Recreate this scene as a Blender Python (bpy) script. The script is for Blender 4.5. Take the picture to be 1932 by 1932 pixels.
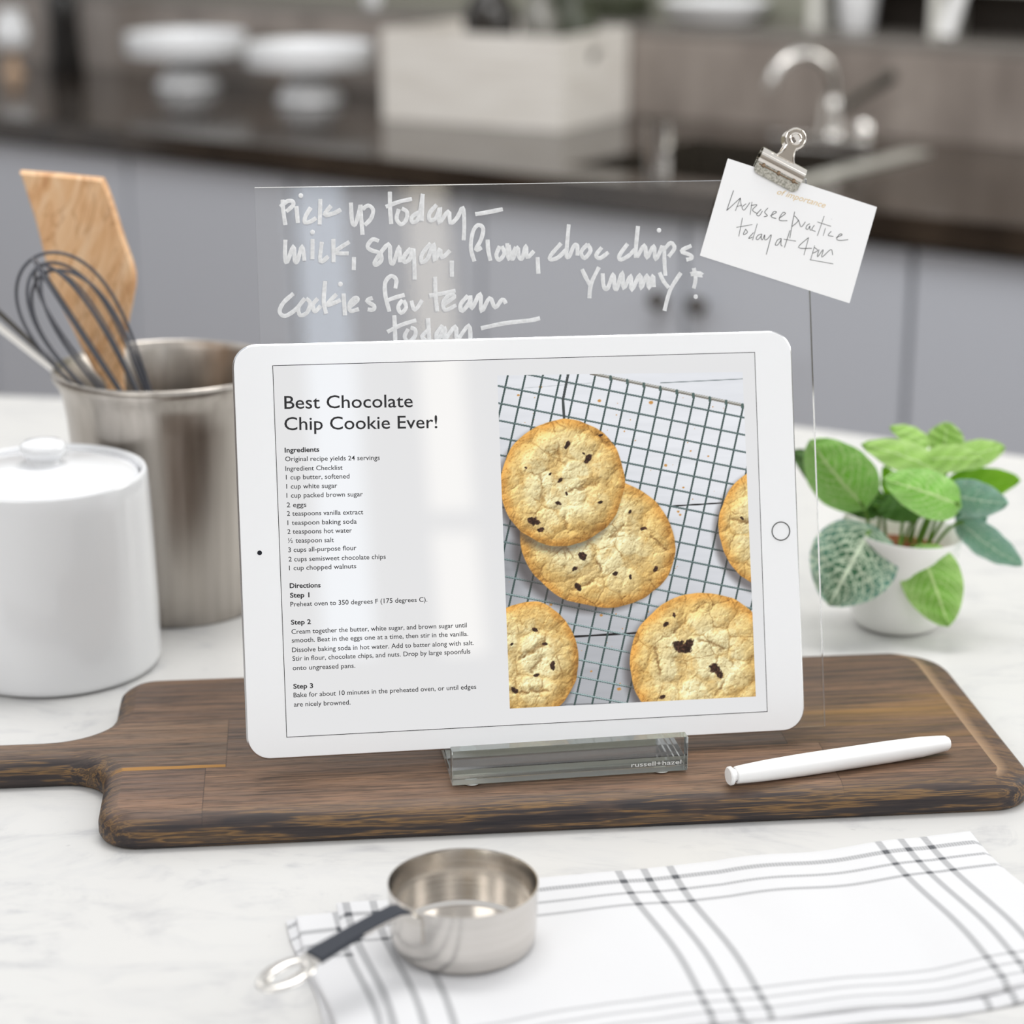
import bpy, bmesh, math, random
import numpy as np
from mathutils import Vector, Matrix, Euler

for o in list(bpy.data.objects): bpy.data.objects.remove(o)
S = bpy.context.scene
C = S.collection
R = math.radians

# ------------------------------------------------------------------ camera
cam_d = bpy.data.cameras.new('camera'); cam = bpy.data.objects.new('camera', cam_d); C.objects.link(cam)
cam.location = (0, 0, .495); cam.rotation_euler = (R(72.5), 0, 0)
cam_d.lens = 50; cam_d.sensor_width = 24; cam_d.sensor_height = 24
cam_d.clip_start = .02; cam_d.clip_end = 60
cam_d.dof.use_dof = True; cam_d.dof.focus_distance = 1.135; cam_d.dof.aperture_fstop = 3.1
S.camera = cam
# ------------------------------------------------------------------ world and large lights
W = bpy.data.worlds.new('World'); S.world = W; W.use_nodes = True
W.node_tree.nodes['Background'].inputs[0].default_value = (.97, .985, 1, 1)
W.node_tree.nodes['Background'].inputs[1].default_value = .85
def area(name, loc, target, sx, sy, power, col=(1, 1, 1)):
    d = bpy.data.lights.new(name, 'AREA'); d.shape = 'RECTANGLE'; d.size = sx; d.size_y = sy
    d.energy = power; d.color = col
    o = bpy.data.objects.new(name, d); C.objects.link(o); o.location = loc
    o.rotation_euler = (Vector(target) - Vector(loc)).to_track_quat('-Z', 'Y').to_euler()
    return o
area('left_fill_light', (-1.7, -1.3, 2.0), (0, 2.0, 0), 1.8, 1.2, 18, (1, .99, .97))  # added frontal fill from the left, not a lamp of the room
area('right_fill_light', (2.6, -.4, 1.9), (0, 2.0, 0), 1.4, 1.4, 20, (1, .99, .97))  # added frontal fill from the right, an invented source
area('right_side_fill_light', (2.5, 2.3, 1.1), (-.2, 2.2, 0), 1.4, 1.2, 26, (1, .99, .96))  # added to brighten the crate end and other right-facing sides, no known window
area('rear_window_light', (-1.9, 3.1, 1.9), (-.1, 1.2, 0), 1.5, 1.2, 8, (1, .99, .97))
area('counter_fill_light', (.1, 1.7, 2.2), (.35, 3.2, -.1), 1.4, 1.0, 38, (1, .99, .97))  # made-up light that lifts the far counter and cabinets
S.view_settings.view_transform = 'Standard'; S.view_settings.look = 'None'
S.view_settings.exposure = 0.0; S.view_settings.gamma = 1; S.view_settings.use_curve_mapping = False
S.cycles.use_denoising = True
S.cycles.max_bounces = 14; S.cycles.transmission_bounces = 12; S.cycles.transparent_max_bounces = 16
S.cycles.sample_clamp_indirect = 6

# ------------------------------------------------------------------ helpers
def lin(c):
    c = c / 255.; return c / 12.92 if c <= .04045 else ((c + .055) / 1.055) ** 2.4
def L(r, g, b): return (lin(r), lin(g), lin(b), 1)

class Mat:
    def __init__(s, name, base=None, rough=.5, metal=0, spec=None, **kw):
        s.m = bpy.data.materials.new(name); s.m.use_nodes = True; s.t = s.m.node_tree
        s.b = s.t.nodes['Principled BSDF']; s.out = s.t.nodes['Material Output']
        if base is not None: s.set('Base Color', base)
        s.set('Roughness', rough); s.set('Metallic', metal)
        if spec is not None: s.set('Specular IOR Level', spec)
        for k, v in kw.items(): s.set(k.replace('_', ' '), v)
    def set(s, k, v):
        if isinstance(v, bpy.types.NodeSocket): s.t.links.new(v, s.b.inputs[k])
        else: s.b.inputs[k].default_value = v
    def node(s, typ, ins=None, **props):
        n = s.t.nodes.new(typ)
        for k, v in props.items(): setattr(n, k, v)
        for k, v in (ins or {}).items():
            if isinstance(v, bpy.types.NodeSocket): s.t.links.new(v, n.inputs[k])
            else: n.inputs[k].default_value = v
        return n
    def math(s, op, a, b=0, c=0): return s.node('ShaderNodeMath', {0: a, 1: b, 2: c}, operation=op).outputs[0]
    def mix(s, f, a, b, mode='MIX'):
        n = s.node('ShaderNodeMix', data_type='RGBA', blend_type=mode)
        for i, v in ((0, f), (6, a), (7, b)):
            if isinstance(v, bpy.types.NodeSocket): s.t.links.new(v, n.inputs[i])
            else: n.inputs[i].default_value = v
        return n.outputs[2]
    def ramp(s, f, stops, interp='LINEAR'):
        n = s.node('ShaderNodeValToRGB', {0: f}); r = n.color_ramp; r.interpolation = interp
        while len(r.elements) < len(stops): r.elements.new(.5)
        for e, (p, c) in zip(r.elements, stops): e.position = p; e.color = c if len(c) == 4 else (*c, 1)
        return n.outputs[0]
    def coord(s, kind='Object'): return s.node('ShaderNodeTexCoord').outputs[kind]
    def mapping(s, v, scale=(1, 1, 1), loc=(0, 0, 0), rot=(0, 0, 0)):
        return s.node('ShaderNodeMapping', {'Vector': v, 'Scale': scale, 'Location': loc, 'Rotation': rot}).outputs[0]
    def noise(s, v, scale, detail=4, rough=.55, dist=0):
        return s.node('ShaderNodeTexNoise', {'Vector': v, 'Scale': scale, 'Detail': detail, 'Roughness': rough, 'Distortion': dist}).outputs[0]
    def bump(s, h, strength=.2, dist=.001):
        s.set('Normal', s.node('ShaderNodeBump', {'Height': h, 'Strength': strength, 'Distance': dist}).outputs[0])

def link(name, me, mat=None, parent=None):
    o = bpy.data.objects.new(name, me); C.objects.link(o)
    for m in (mat if isinstance(mat, (list, tuple)) else [mat]):
        if m is not None: me.materials.append(m.m if isinstance(m, Mat) else m)
    if parent: o.parent = parent
    return o
def obj(name, bm, mat=None, parent=None, smooth=True, angle=40):
    me = bpy.data.meshes.new(name)
    bmesh.ops.recalc_face_normals(bm, faces=bm.faces)
    bm.to_mesh(me); bm.free()
    if smooth:
        for p in me.polygons: p.use_smooth = True
        me.set_sharp_from_angle(angle=R(angle))
    return link(name, me, mat, parent)
def tag(o, label=None, cat=None, group=None, kind=None):
    if label: o['label'] = label
    if cat: o['category'] = cat
    if group: o['group'] = group
    if kind: o['kind'] = kind
    return o
def empty(name, loc, rot=(0, 0, 0), label=None, cat=None, group=None):
    o = bpy.data.objects.new(name, None); C.objects.link(o); o.location = loc; o.rotation_euler = rot
    o.empty_display_size = .03
    return tag(o, label, cat, group)
def copy_tree(o, parent=None):
    c = o.copy(); C.objects.link(c)
    if parent: c.parent = parent
    for ch in list(o.children): copy_tree(ch, c)
    return c

def box(bm, x0, x1, y0, y1, z0, z1, bevel=0, seg=2):
    r = bmesh.ops.create_cube(bm, size=1)
    vs = r['verts']
    for v in vs:
        v.co = Vector(((x0 + x1) / 2 + v.co.x * (x1 - x0), (y0 + y1) / 2 + v.co.y * (y1 - y0), (z0 + z1) / 2 + v.co.z * (z1 - z0)))
    if bevel:
        es = list({e for v in vs for e in v.link_edges})
        bmesh.ops.bevel(bm, geom=es, offset=bevel, segments=seg, affect='EDGES', profile=.5)
    return bm
def lathe(prof, n=64, bm=None, c=(0, 0, 0), cap=False, zfun=None):
    bm = bm or bmesh.new(); rings = []
    for r, z in prof:
        ring = []
        if r < 1e-6: ring = [bm.verts.new((c[0], c[1], c[2] + z))]
        else:
            for k in range(n):
                a = 2 * math.pi * k / n
                x, y = r * math.cos(a), r * math.sin(a)
                zz = z + (zfun(x, y, z) if zfun else 0)
                ring.append(bm.verts.new((c[0] + x, c[1] + y, c[2] + zz)))
        rings.append(ring)
    for A, B in zip(rings, rings[1:]):
        if len(A) == 1 and len(B) == 1: continue
        for k in range(n):
            j = (k + 1) % n
            if len(A) == 1: bm.faces.new((A[0], B[k], B[j]))
            elif len(B) == 1: bm.faces.new((A[k], A[j], B[0]))
            else: bm.faces.new((A[k], A[j], B[j], B[k]))
    if cap:
        for r in (rings[0], rings[-1]):
            if len(r) > 2: bm.faces.new(r)
    return bm
def smooth_path(pts, sub=5):
    pts = [Vector(p) for p in pts]
    if len(pts) < 3: return pts
    out = []
    for i in range(len(pts) - 1):
        p0 = pts[max(i - 1, 0)]; p1 = pts[i]; p2 = pts[i + 1]; p3 = pts[min(i + 2, len(pts) - 1)]
        for k in range(sub):
            t = k / sub
            out.append(.5 * ((2 * p1) + (p2 - p0) * t + (2 * p0 - 5 * p1 + 4 * p2 - p3) * t * t + (3 * p1 - p0 - 3 * p2 + p3) * t ** 3))
    out.append(pts[-1]); return out
def tube(bm, pts, r, n=8, closed=False, flat=None, up=(0, 0, 1)):
    """round tube along pts; flat=(a, b) gives an a x b elliptic section, b along 'up'"""
    pts = [Vector(p) for p in pts]; N = len(pts); rings = []
    prev = None
    for i, p in enumerate(pts):
        if closed: t = pts[(i + 1) % N] - pts[i - 1]
        else: t = pts[min(i + 1, N - 1)] - pts[max(i - 1, 0)]
        if t.length < 1e-9: t = Vector((1, 0, 0))
        t.normalize()
        if flat: ref = Vector(up)
        elif prev is None: ref = Vector((0, 0, 1)) if abs(t.z) < .9 else Vector((1, 0, 0))
        else: ref = prev
        b = ref - t * ref.dot(t)
        if b.length < 1e-6: b = Vector((1, 0, 0)) - t * t.x
        b.normalize(); s = t.cross(b); prev = b
        rr = r[i] if isinstance(r, (list, tuple)) else r
        a_, b_ = (flat[0] * rr, flat[1] * rr) if flat else (rr, rr)
        rings.append([bm.verts.new(p + s * (a_ * math.cos(2 * math.pi * k / n)) + b * (b_ * math.sin(2 * math.pi * k / n))) for k in range(n)])
    m = N if closed else N - 1
    for i in range(m):
        A, B = rings[i], rings[(i + 1) % N]
        for k in range(n):
            j = (k + 1) % n; bm.faces.new((A[k], A[j], B[j], B[k]))
    if not closed:
        bm.faces.new(rings[0]); bm.faces.new(rings[-1][::-1])
    return bm
def fillet(pts, seg=8):
    """polygon corners (x, y, radius) -> rounded outline"""
    out = []; n = len(pts)
    for i in range(n):
        p = Vector(pts[i][:2]); a = Vector(pts[i - 1][:2]); b = Vector(pts[(i + 1) % n][:2]); r = pts[i][2]
        d1 = (a - p).normalized(); d2 = (b - p).normalized()
        if r <= 0: out.append(p); continue
        ang = d1.angle(d2); tl = r / math.tan(ang / 2)
        c = p + (d1 + d2).normalized() * (r / math.sin(ang / 2))
        s = p + d1 * tl - c; e = p + d2 * tl - c
        a0 = math.atan2(s.y, s.x); a1 = math.atan2(e.y, e.x)
        da = (a1 - a0 + math.pi) % (2 * math.pi) - math.pi
        for k in range(seg + 1):
            t = a0 + da * k / seg; out.append(c + Vector((math.cos(t), math.sin(t))) * r)
    return out
def prism(bm, outline, z0, z1, bevel=0):
    """closed outline extruded along z; small chamfer by inset"""
    n = len(outline); area2 = sum(outline[i].x * outline[(i + 1) % n].y - outline[(i + 1) % n].x * outline[i].y for i in range(n))
    sg = 1 if area2 > 0 else -1
    def off(d):
        res = []
        for i in range(n):
            t = (outline[(i + 1) % n] - outline[i - 1]).normalized()
            res.append(outline[i] + Vector((-t.y, t.x)) * d * sg)
        return res
    lv = [(z0, bevel), (z0 + bevel, 0), (z1 - bevel, 0), (z1, bevel)] if bevel else [(z0, 0), (z1, 0)]
    rings = [[bm.verts.new((p.x, p.y, z)) for p in off(d)] for z, d in lv]
    for A, B in zip(rings, rings[1:]):
        for k in range(n): bm.faces.new((A[k], A[(k + 1) % n], B[(k + 1) % n], B[k]))
    bm.faces.new(rings[0][::-1]); bm.faces.new(rings[-1])
    return bm
def rrect(w, h, r, seg=8, cx=0, cy=0):
    return fillet([(cx - w / 2, cy - h / 2, r), (cx + w / 2, cy - h / 2, r), (cx + w / 2, cy + h / 2, r), (cx - w / 2, cy + h / 2, r)], seg)

# counter frame: e_u runs along the sink counter, e_n away from the camera
TH = R(-36); EU = Vector((math.cos(TH), math.sin(TH), 0)); EN = Vector((-math.sin(TH), math.cos(TH), 0))
def cpos(u, n, z=0): return tuple(EU * u + EN * n + Vector((0, 0, z)))

# ------------------------------------------------------------------ materials
chrome = Mat('chrome', L(225, 222, 218), .08, 1)
steel = Mat('brushed_steel', L(205, 200, 194), .22, 1)
white_ceramic = Mat('white_ceramic', L(239, 240, 242), .12)
white_ceramic.set('Coat Weight', .1); white_ceramic.set('Coat Roughness', .03)
black_rubber = Mat('black_rubber', L(30, 36, 48), .45)
grey_silicone = Mat('grey_silicone', L(70, 72, 80), .45)
white_plastic = Mat('white_plastic', L(246, 246, 246), .3)
black_ink = Mat('black_ink', L(22, 22, 26), .6)

# brushed anisotropic streaks for steel vessels: vertical streaks in roughness/tint
def brushed(name, c0, c1, ring=False, rough=.2):
    m = Mat(name, metal=1)
    co = m.coord()
    v = m.mapping(co, (6, 6, 700) if ring else (160, 160, 2))
    f = m.noise(v, 1, 3)
    m.set('Base Color', m.mix(f, c0, c1)); m.set('Roughness', m.math('MULTIPLY_ADD', f, .14, rough - .07))
    return m
crock_steel = brushed('crock_steel', L(146, 139, 131), L(200, 194, 187), False, .31)
cup_steel = brushed('cup_steel', L(200, 194, 188), L(228, 225, 220), True, .2)

def make_marble():
    m = Mat('white_marble', rough=.3)
    co = m.coord()
    n1 = m.noise(m.mapping(co, (2.2, 5, 3), rot=(0, 0, .5)), 2.0, 8, .62, 1.6)
    n2 = m.noise(m.mapping(co, (4, 7, 3), loc=(3, 1, 0), rot=(0, 0, -.6)), 3.2, 8, .66, 2.2)
    n3 = m.noise(co, 160, 2, .5)
    vein = m.ramp(n1, [(.46, (0, 0, 0)), (.515, (1, 1, 1)), (.56, (0, 0, 0))])
    cloud = m.ramp(n2, [(.48, (0, 0, 0)), (.72, (1, 1, 1))])
    speck = m.ramp(n3, [(.2, (1, 1, 1)), (.26, (0, 0, 0))])
    c = m.mix(m.math('MULTIPLY', cloud, .32), L(211, 210, 208), L(184, 185, 189))
    c = m.mix(m.math('MULTIPLY', m.math('MULTIPLY', vein, cloud), .55), c, L(164, 164, 168))
    c = m.mix(m.math('MULTIPLY', speck, .35), c, L(160, 158, 158))
    m.set('Base Color', c); return m
marble = make_marble()

granite = Mat('dark_brown_granite', rough=.13)
_f = granite.noise(granite.coord(), 9, 6, .6)
granite.set('Base Color', granite.ramp(_f, [(.3, L(32, 25, 20)), (.7, L(62, 52, 43))]))
splash_stone = Mat('backsplash_stone', rough=.22)
_f = splash_stone.noise(splash_stone.mapping(splash_stone.coord(), (3, 3, 1)), 2.2, 4, .6)
splash_stone.set('Base Color', splash_stone.ramp(_f, [(.3, L(118, 109, 103)), (.7, L(168, 158, 150))]))
cab_paint = Mat('grey_cabinet_paint', L(190, 194, 203), .42)
cab_gap = Mat('cabinet_shadow_gap', L(120, 122, 128), .6)
dark_bronze = Mat('dark_bronze', L(60, 52, 44), .35, .6)
wall_paint = Mat('sage_wall_paint', L(150, 150, 136), .6)
room_paint = Mat('warm_grey_wall_paint', L(142, 132, 124), .7)
front_paint = Mat('light_wall_paint', L(206, 201, 195), .7)
floor_wood = Mat('floor_boards', rough=.4)
_f = floor_wood.noise(floor_wood.mapping(floor_wood.coord(), (2, 22, 1)), 2, 5)
floor_wood.set('Base Color', floor_wood.ramp(_f, [(.3, L(112, 96, 82)), (.7, L(150, 132, 114))]))
white_paint = Mat('white_paint', L(226, 225, 218), .45)
whitewash = Mat('whitewashed_wood', rough=.6)
_f = whitewash.noise(whitewash.mapping(whitewash.coord(), (2, 2, 30)), 3, 4)
whitewash.set('Base Color', whitewash.ramp(_f, [(.3, L(218, 212, 204)), (.7, L(236, 232, 226))]))
black_gloss = Mat('black_gloss', L(26, 24, 23), .2)
dark_glass = Mat('dark_glass', L(40, 36, 32), .06)
leaf_dark_ware = Mat('dark_green_glaze', L(58, 62, 46), .35)
tan_wood = Mat('pale_tan_wood', L(206, 176, 148), .55)

# ------------------------------------------------------------------ setting
def struct(name, bm, m, parent=None, smooth=False):
    o = obj(name, bm, m, parent, smooth)
    if parent is None: o['kind'] = 'structure'
    return o
struct('floor', box(bmesh.new(), -6, 6, -2.6, 8.5, -.95, -.90), floor_wood)
def cbox(bm, u0, u1, n0, n1, z0, z1, bevel=0):
    b2 = box(bmesh.new(), u0, u1, n0, n1, z0, z1, bevel)
    M = Matrix.Rotation(TH, 4, 'Z')
    b2.transform(M); me = bpy.data.meshes.new('t'); b2.to_mesh(me); b2.free(); bm.from_mesh(me); bpy.data.meshes.remove(me)
    return bm
struct('wall_back', cbox(bmesh.new(), -6.2, 1.6, 3.66, 3.76, -.9, 1.6), wall_paint)
struct('trim_1', cbox(bmesh.new(), -6.2, 1.6, 3.42, 3.66, .148, .166, .004), Mat('ledge_stone', L(122, 117, 112), .25))
# wall behind the camera with two narrow daylight windows
wb = bmesh.new()
Y0, Y1 = -2.5, -2.4
wx = [-6, .655, .80, .925, 1.06, 6]
for a, b in ((0, 1), (2, 3), (4, 5)): box(wb, wx[a], wx[b], Y0, Y1, -.9, 1.6)
for a, b in ((1, 2), (3, 4)):
    box(wb, wx[a], wx[b], Y0, Y1, -.9, .86)
    if a == 3: box(wb, wx[a], wx[b], Y0, Y1, 1.165, 1.20)
struct('wall_front', wb, front_paint)
def daylight(name, x0, x1, z0, z1, col, strength):
    p = Mat(name + '_daylight', (0, 0, 0, 1), .1); p.set('Emission Color', col); p.set('Emission Strength', strength)
    w = struct(name, box(bmesh.new(), x0, x1, Y0 + .01, Y0 + .03, z0, z1), p)
    f = bmesh.new()
    for q in ((x0 - .0, x0 + .012), (x1 - .012, x1)): box(f, q[0], q[1], Y0 + .03, Y0 + .06, z0, z1)
    obj('window_frame', f, white_paint, w, False)
    return w
daylight('window_1', wx[1], wx[2], .86, 2.35, (.78, .88, 1, 1), 4.2)
daylight('window_2', wx[3], wx[4], .86, 2.35, (1, .93, .80, 1), 4.2)
wl = bmesh.new(); box(wl, -3.3, -3.2, -2.4, 3.4, -.9, 1.6); struct('wall_left', wl, room_paint)
wr = bmesh.new(); box(wr, 3.2, 3.3, -2.4, 2.2, -.9, -.1); struct('wall_right', wr, room_paint)

# ------------------------------------------------------------------ marble island
isl = empty('kitchen_island', (0, 1, -.9), label='white marble topped kitchen island carrying the board, tablet and canister', cat='kitchen island')
bm = bmesh.new()
ol = [Vector(p) for p in ((-1.5, .35), (1.1, .35), (1.1, 1.365), (.431, 1.727), (.2506, 1.8243), (-.4785, 1.934), (-1.5, 2.09))]
prism(bm, [p - Vector((0, 1)) for p in ol], .865, .90, .003)
obj('countertop', bm, marble, isl)
bm = bmesh.new(); box(bm, -1.4, 1.0, -.58, .32, 0, .865, .004); obj('cabinet_base', bm, cab_paint, isl, False)
# ------------------------------------------------------------------ tablet frame
PR = Matrix.Rotation(R(8.94), 4, 'Z') @ Matrix.Rotation(math.pi / 2 - R(16.9), 4, 'X') @ Matrix.Rotation(R(-.5), 4, 'Z')
PM = Matrix.Translation((.0067, 1.0941, .1332)) @ PR            # tablet face centre: x right, y up the face, z towards the viewer
def strokes(data):
    return [[tuple(float(v) / 1000 for v in q.split(',')) for q in s.split()] for s in data.split('|')]
CHALK = "-122.7,187.6 -122.5,181.4 -121.7,174|-124,183.7 -120.4,186.6 -117.5,186.6 -117.3,184.4 -121,181.2|-115.5,184 -115,175|-112.9,189.6 -112.6,189.5|-107.8,183.1 -110.8,178.4 -111.2,175.3 -108,175.8 -105.1,177.6|-102.5,187.6 -103.4,174|-96.9,183.9 -100.5,179.3 -95.8,179.8 -91.7,181.8|-86.3,185.4 -85.9,174.5 -83.9,174.6 -81.3,183.4|-81.2,184.2 -81,176.8 -80.7,168|-80.2,181.8 -77,183.7 -74.5,181.3 -75.8,176.7 -79.3,173.2|-65.1,190.9 -65.3,181.2 -65,173.5|-67.6,182.8 -60.4,185.4 -53.3,186.8|-60.6,181.5 -62,176.4 -59.7,173.3 -56.9,175.6 -56.2,179.8 -59,181.8|-49.8,179.7 -53.7,177.1 -53.4,174.3 -50.1,176.6 -47.3,189.5|-47.5,188.7 -48.5,175|-40,183.5 -44.1,178.9 -43.9,175.2 -40.7,176.4 -38.1,181.9 -39,173.7 -33.8,179.9 -32.9,173.6 -29.2,176.2 -25.9,181.7 -25.4,173.4 -26.1,164|-19.2,178 -11.7,179.1 -4,180.5|-122,166.2 -122.5,157.3 -121.5,154.2 -117.8,162.7 -117.4,154.9 -116,154.9 -113.2,162.6 -112.3,154.8|-107.5,166.3 -108,155.5|-107.4,170 -107.1,169.7|-102.6,164.7 -103.8,154.2 -99.4,156.9|-96.4,166.1 -96.7,153.7|-87.8,164.4 -95.8,159.1 -88.5,158.2|-85.7,156.2 -86.1,149.2|-72,164.5 -75.3,165.5 -78.2,162.1 -76.7,159.9 -71.7,157.9 -71,154.3 -74,151.7 -74.3,154 -66.8,162.8 -66.2,153.8 -64.6,152.6 -61.2,161.2 -61.1,152.9|-54.9,160.3 -58.7,156 -58.5,152.9 -55.7,154.6 -53.5,159.8 -53.4,143.4|-44,162.8 -48.9,157 -49.1,152.7 -45.8,155 -42.4,162.4 -42.2,153.3 -39.2,159.6 -38.3,155 -33.7,158.7|-32.9,153.2 -33.2,144.5|-20.6,152.5 -22.3,160 -20.8,168.6 -17.9,172.1 -15.2,170.3 -16.4,164.6 -19.6,158.8 -16.3,159.9|-13,164.2 -12.8,158.2 -11.8,152.7|-6.4,160.5 -8.5,155.8 -7,153 -4.1,156.5 -5.3,160.5|-2.3,162 -1.7,153.3 2.4,159.9|-118.8,137.4 -124.4,132.5 -126.5,127.9 -123.9,125.5 -118.8,128.1 -115.1,131.9|-112.7,134.6 -116.4,130 -115.6,125.7 -111.8,127.2 -110.1,132.2 -112.2,134.6|-105.9,134.4 -108.5,131.4 -107.8,127.5 -104.5,130.5|-101.6,143.7 -102.8,132.8 -101.7,126.2|-95.8,136.5 -101.2,131 -97.3,131.9 -93.7,133.4|-92,136.8 -91.7,125.1|-93.5,141.9 -93.2,141.5|-89.2,129.4 -84.7,133 -85.9,134.4 -88.9,131.3 -88.7,127.4 -84.1,128.3|-76.5,134.1 -79.7,132.6 -75.9,129.8 -76.6,127.7 -79.4,128|-64.1,138.9 -63.4,143.6 -66.2,145.6 -69.4,142.2 -69.6,135.2 -67.7,126.5|-69.1,132.4 -64.7,133.9 -59.2,135.3|-60.4,132.6 -62.9,129.1 -61.5,125.6 -58.6,128.6 -59.9,132.4|-55.7,132.1 -54,127 -49.8,132.3|-42.3,144.7 -42.4,134.5 -41.8,126|-45.8,134.6 -38.6,135.6 -31.5,137|-38.1,129.7 -32.4,133.5 -34.1,135.1 -38,131.7 -37.6,126.6 -31.4,129.2|-24.8,134.1 -29,129.5 -28.3,125.8 -24.4,130.2 -23.5,134.1 -23.1,127 -18.1,135.1 -17.8,125.3 -13,132.7 -10.2,127.3 -6.1,131.7 -4.2,129.3|-65.2,124.5 -65.1,117.8 -65.2,110|-69.3,115.6 -61.3,119.3 -53.4,121.5|-57.9,116.9 -60,113 -58.1,110 -54.5,112.9 -54.2,116.4 -56.7,117.6|-47,122.5 -46.7,110.3|-47.4,115.8 -50.6,112.8 -48.7,110.5|-39.1,118.4 -42.6,114.1 -42,110.6 -37.8,117.1 -38.6,110.5 -32.2,117.8 -31.5,110.7 -25,118 -24.4,108.9|-18.4,116.3 -5.1,118.7 8.7,119.9 14.2,121|-1.5,161.1 -0.6,154.4 0.8,153.9 3.4,159.7 3.9,154.3 5.7,153.8 8,160.5 8.4,154.2 12.2,157.5|14.1,154.1 14.2,145.1|27.4,161.4 21.4,155 21.3,152.6 25.5,153.8 30.2,158.1|32,171.6 30.1,155.5 31.6,154.2 34.3,159.8 36.2,159.9 36.1,154.5|42.1,160.7 38.3,156.5 40,153.1 43.5,157.1 41.9,160.7|49.8,158.7 46.5,154.5 48.7,152.9 53.4,156|64.3,160.4 59.5,154.2 60.1,151.8 64.8,154 68.1,157.3|70.4,170 68.6,153 73.7,159.6 74.7,152.4 78.8,159.1 79.6,151.4 83.8,159|82.1,167.5 82.5,166.7|84.8,159 84.5,150.8 84.8,142.5|85.2,157.6 88.5,160.5 90.4,157.5 86.9,152.9|100,158.7 94.2,155.9 98.9,153.7 100,151.9 96.8,151|38.4,147.1 40.5,142.3 42.7,138.2|47.9,148 43.2,139.1 41.9,131.1|49.8,144.6 50.1,137.6 52.2,136.2 55.7,144.2 56.1,137 57.4,136.1 60.8,144.9 61.1,136 65.5,143.1 65.5,135 70.6,143.5 70.8,135.8 74.5,143.1 75.3,135.7 77.8,142.9 78.1,136.4|81.5,144.4 83.6,139.6 86.4,135.9|93.5,143.9 87.1,134.5 83.5,123.3|100.8,146.4 101.7,140.5 100.4,135.2|99,142.9 105.5,143.2 99.5,143.6 105.2,142.1 100.4,144.4|101.4,130.6 101.6,130.1"
INK = "124.8,188.6 121,178.8 121.3,178.3 128.5,184.4|128.6,184.5 125.4,177.3|128.5,184.4 128.8,179.6|126.1,179.6 129.3,180.5|131.6,181.1 129.3,179.3 130.5,177.7 133.8,181.8|135,182.1 133.7,175|134.3,180.1 137.8,180.4 135.1,177.6 137.8,175.6|140.1,178 137.4,175.2 138.8,174.4 140.8,177|144,178.6 142,176.3 143.5,174.4 141.5,173.8|145.1,174.2 148.7,176.1 147.1,176.5 145.7,173.8 148.4,172.7|150.2,172.9 153.8,175.3 152.2,175.8 150.1,171.9 154.7,171.4|159.1,176.3 157.4,169.2 155.8,161.7|158.9,174 160.1,172.8 160.8,171 157.4,168.2|161.2,171.7 162.5,167.8 165,170.6|167.5,169.5 165.9,168.6 165.2,166.8 166.3,166.5 167.6,168.3 167.4,166.5 168.2,165.8|170.1,168.6 168.5,166.2 170.6,165.2|175.9,173.5 171.6,162.7|171.9,170.4 179.6,167.8|176.4,166.9 174.9,162.6|180,171.8 180.2,171.7|179.6,165 177.8,162.9 180.7,162.2|182.3,161.5 185.9,163 184.4,163.4 182.6,160.7 184.8,159.9 189.1,160.3|129.3,173.4 126.8,163.2|125.6,168.2 134.7,169.6|130.9,167.2 129.4,164.2 131.8,165.3 130.8,167.2|137.6,170.1 134.5,160.9|135.3,165.2 132.3,162 134.6,162.7|139.7,164.3 137.7,163.6 136.6,161.8 137.7,161.3 139.6,163.3 139.9,164.3 139.5,161.7 140.3,161.3 141.6,163.9 141.5,161.2 143,161.5 145.3,163.8 143.9,158.8 142.1,153|150.9,161.6 148.8,160.9 147.4,158.3 148.7,158.1 150.6,160.6 150.9,161.6 150.6,158.1 151.5,157.5|156,165.9 154.2,161.1 152.5,156.5|152.3,161.2 159.3,160|166.5,161.8 160.5,156.5 168.2,155.9|166.6,161.8 163.5,152.2|169.9,157.4 167.3,149.7|169.5,156.4 171.5,154.6 168.7,153.1|172.3,155.2 171.2,151 174.7,155.1 173.7,150.8 179,155 180,151.9|166.7,149.6 180.1,147"
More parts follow.
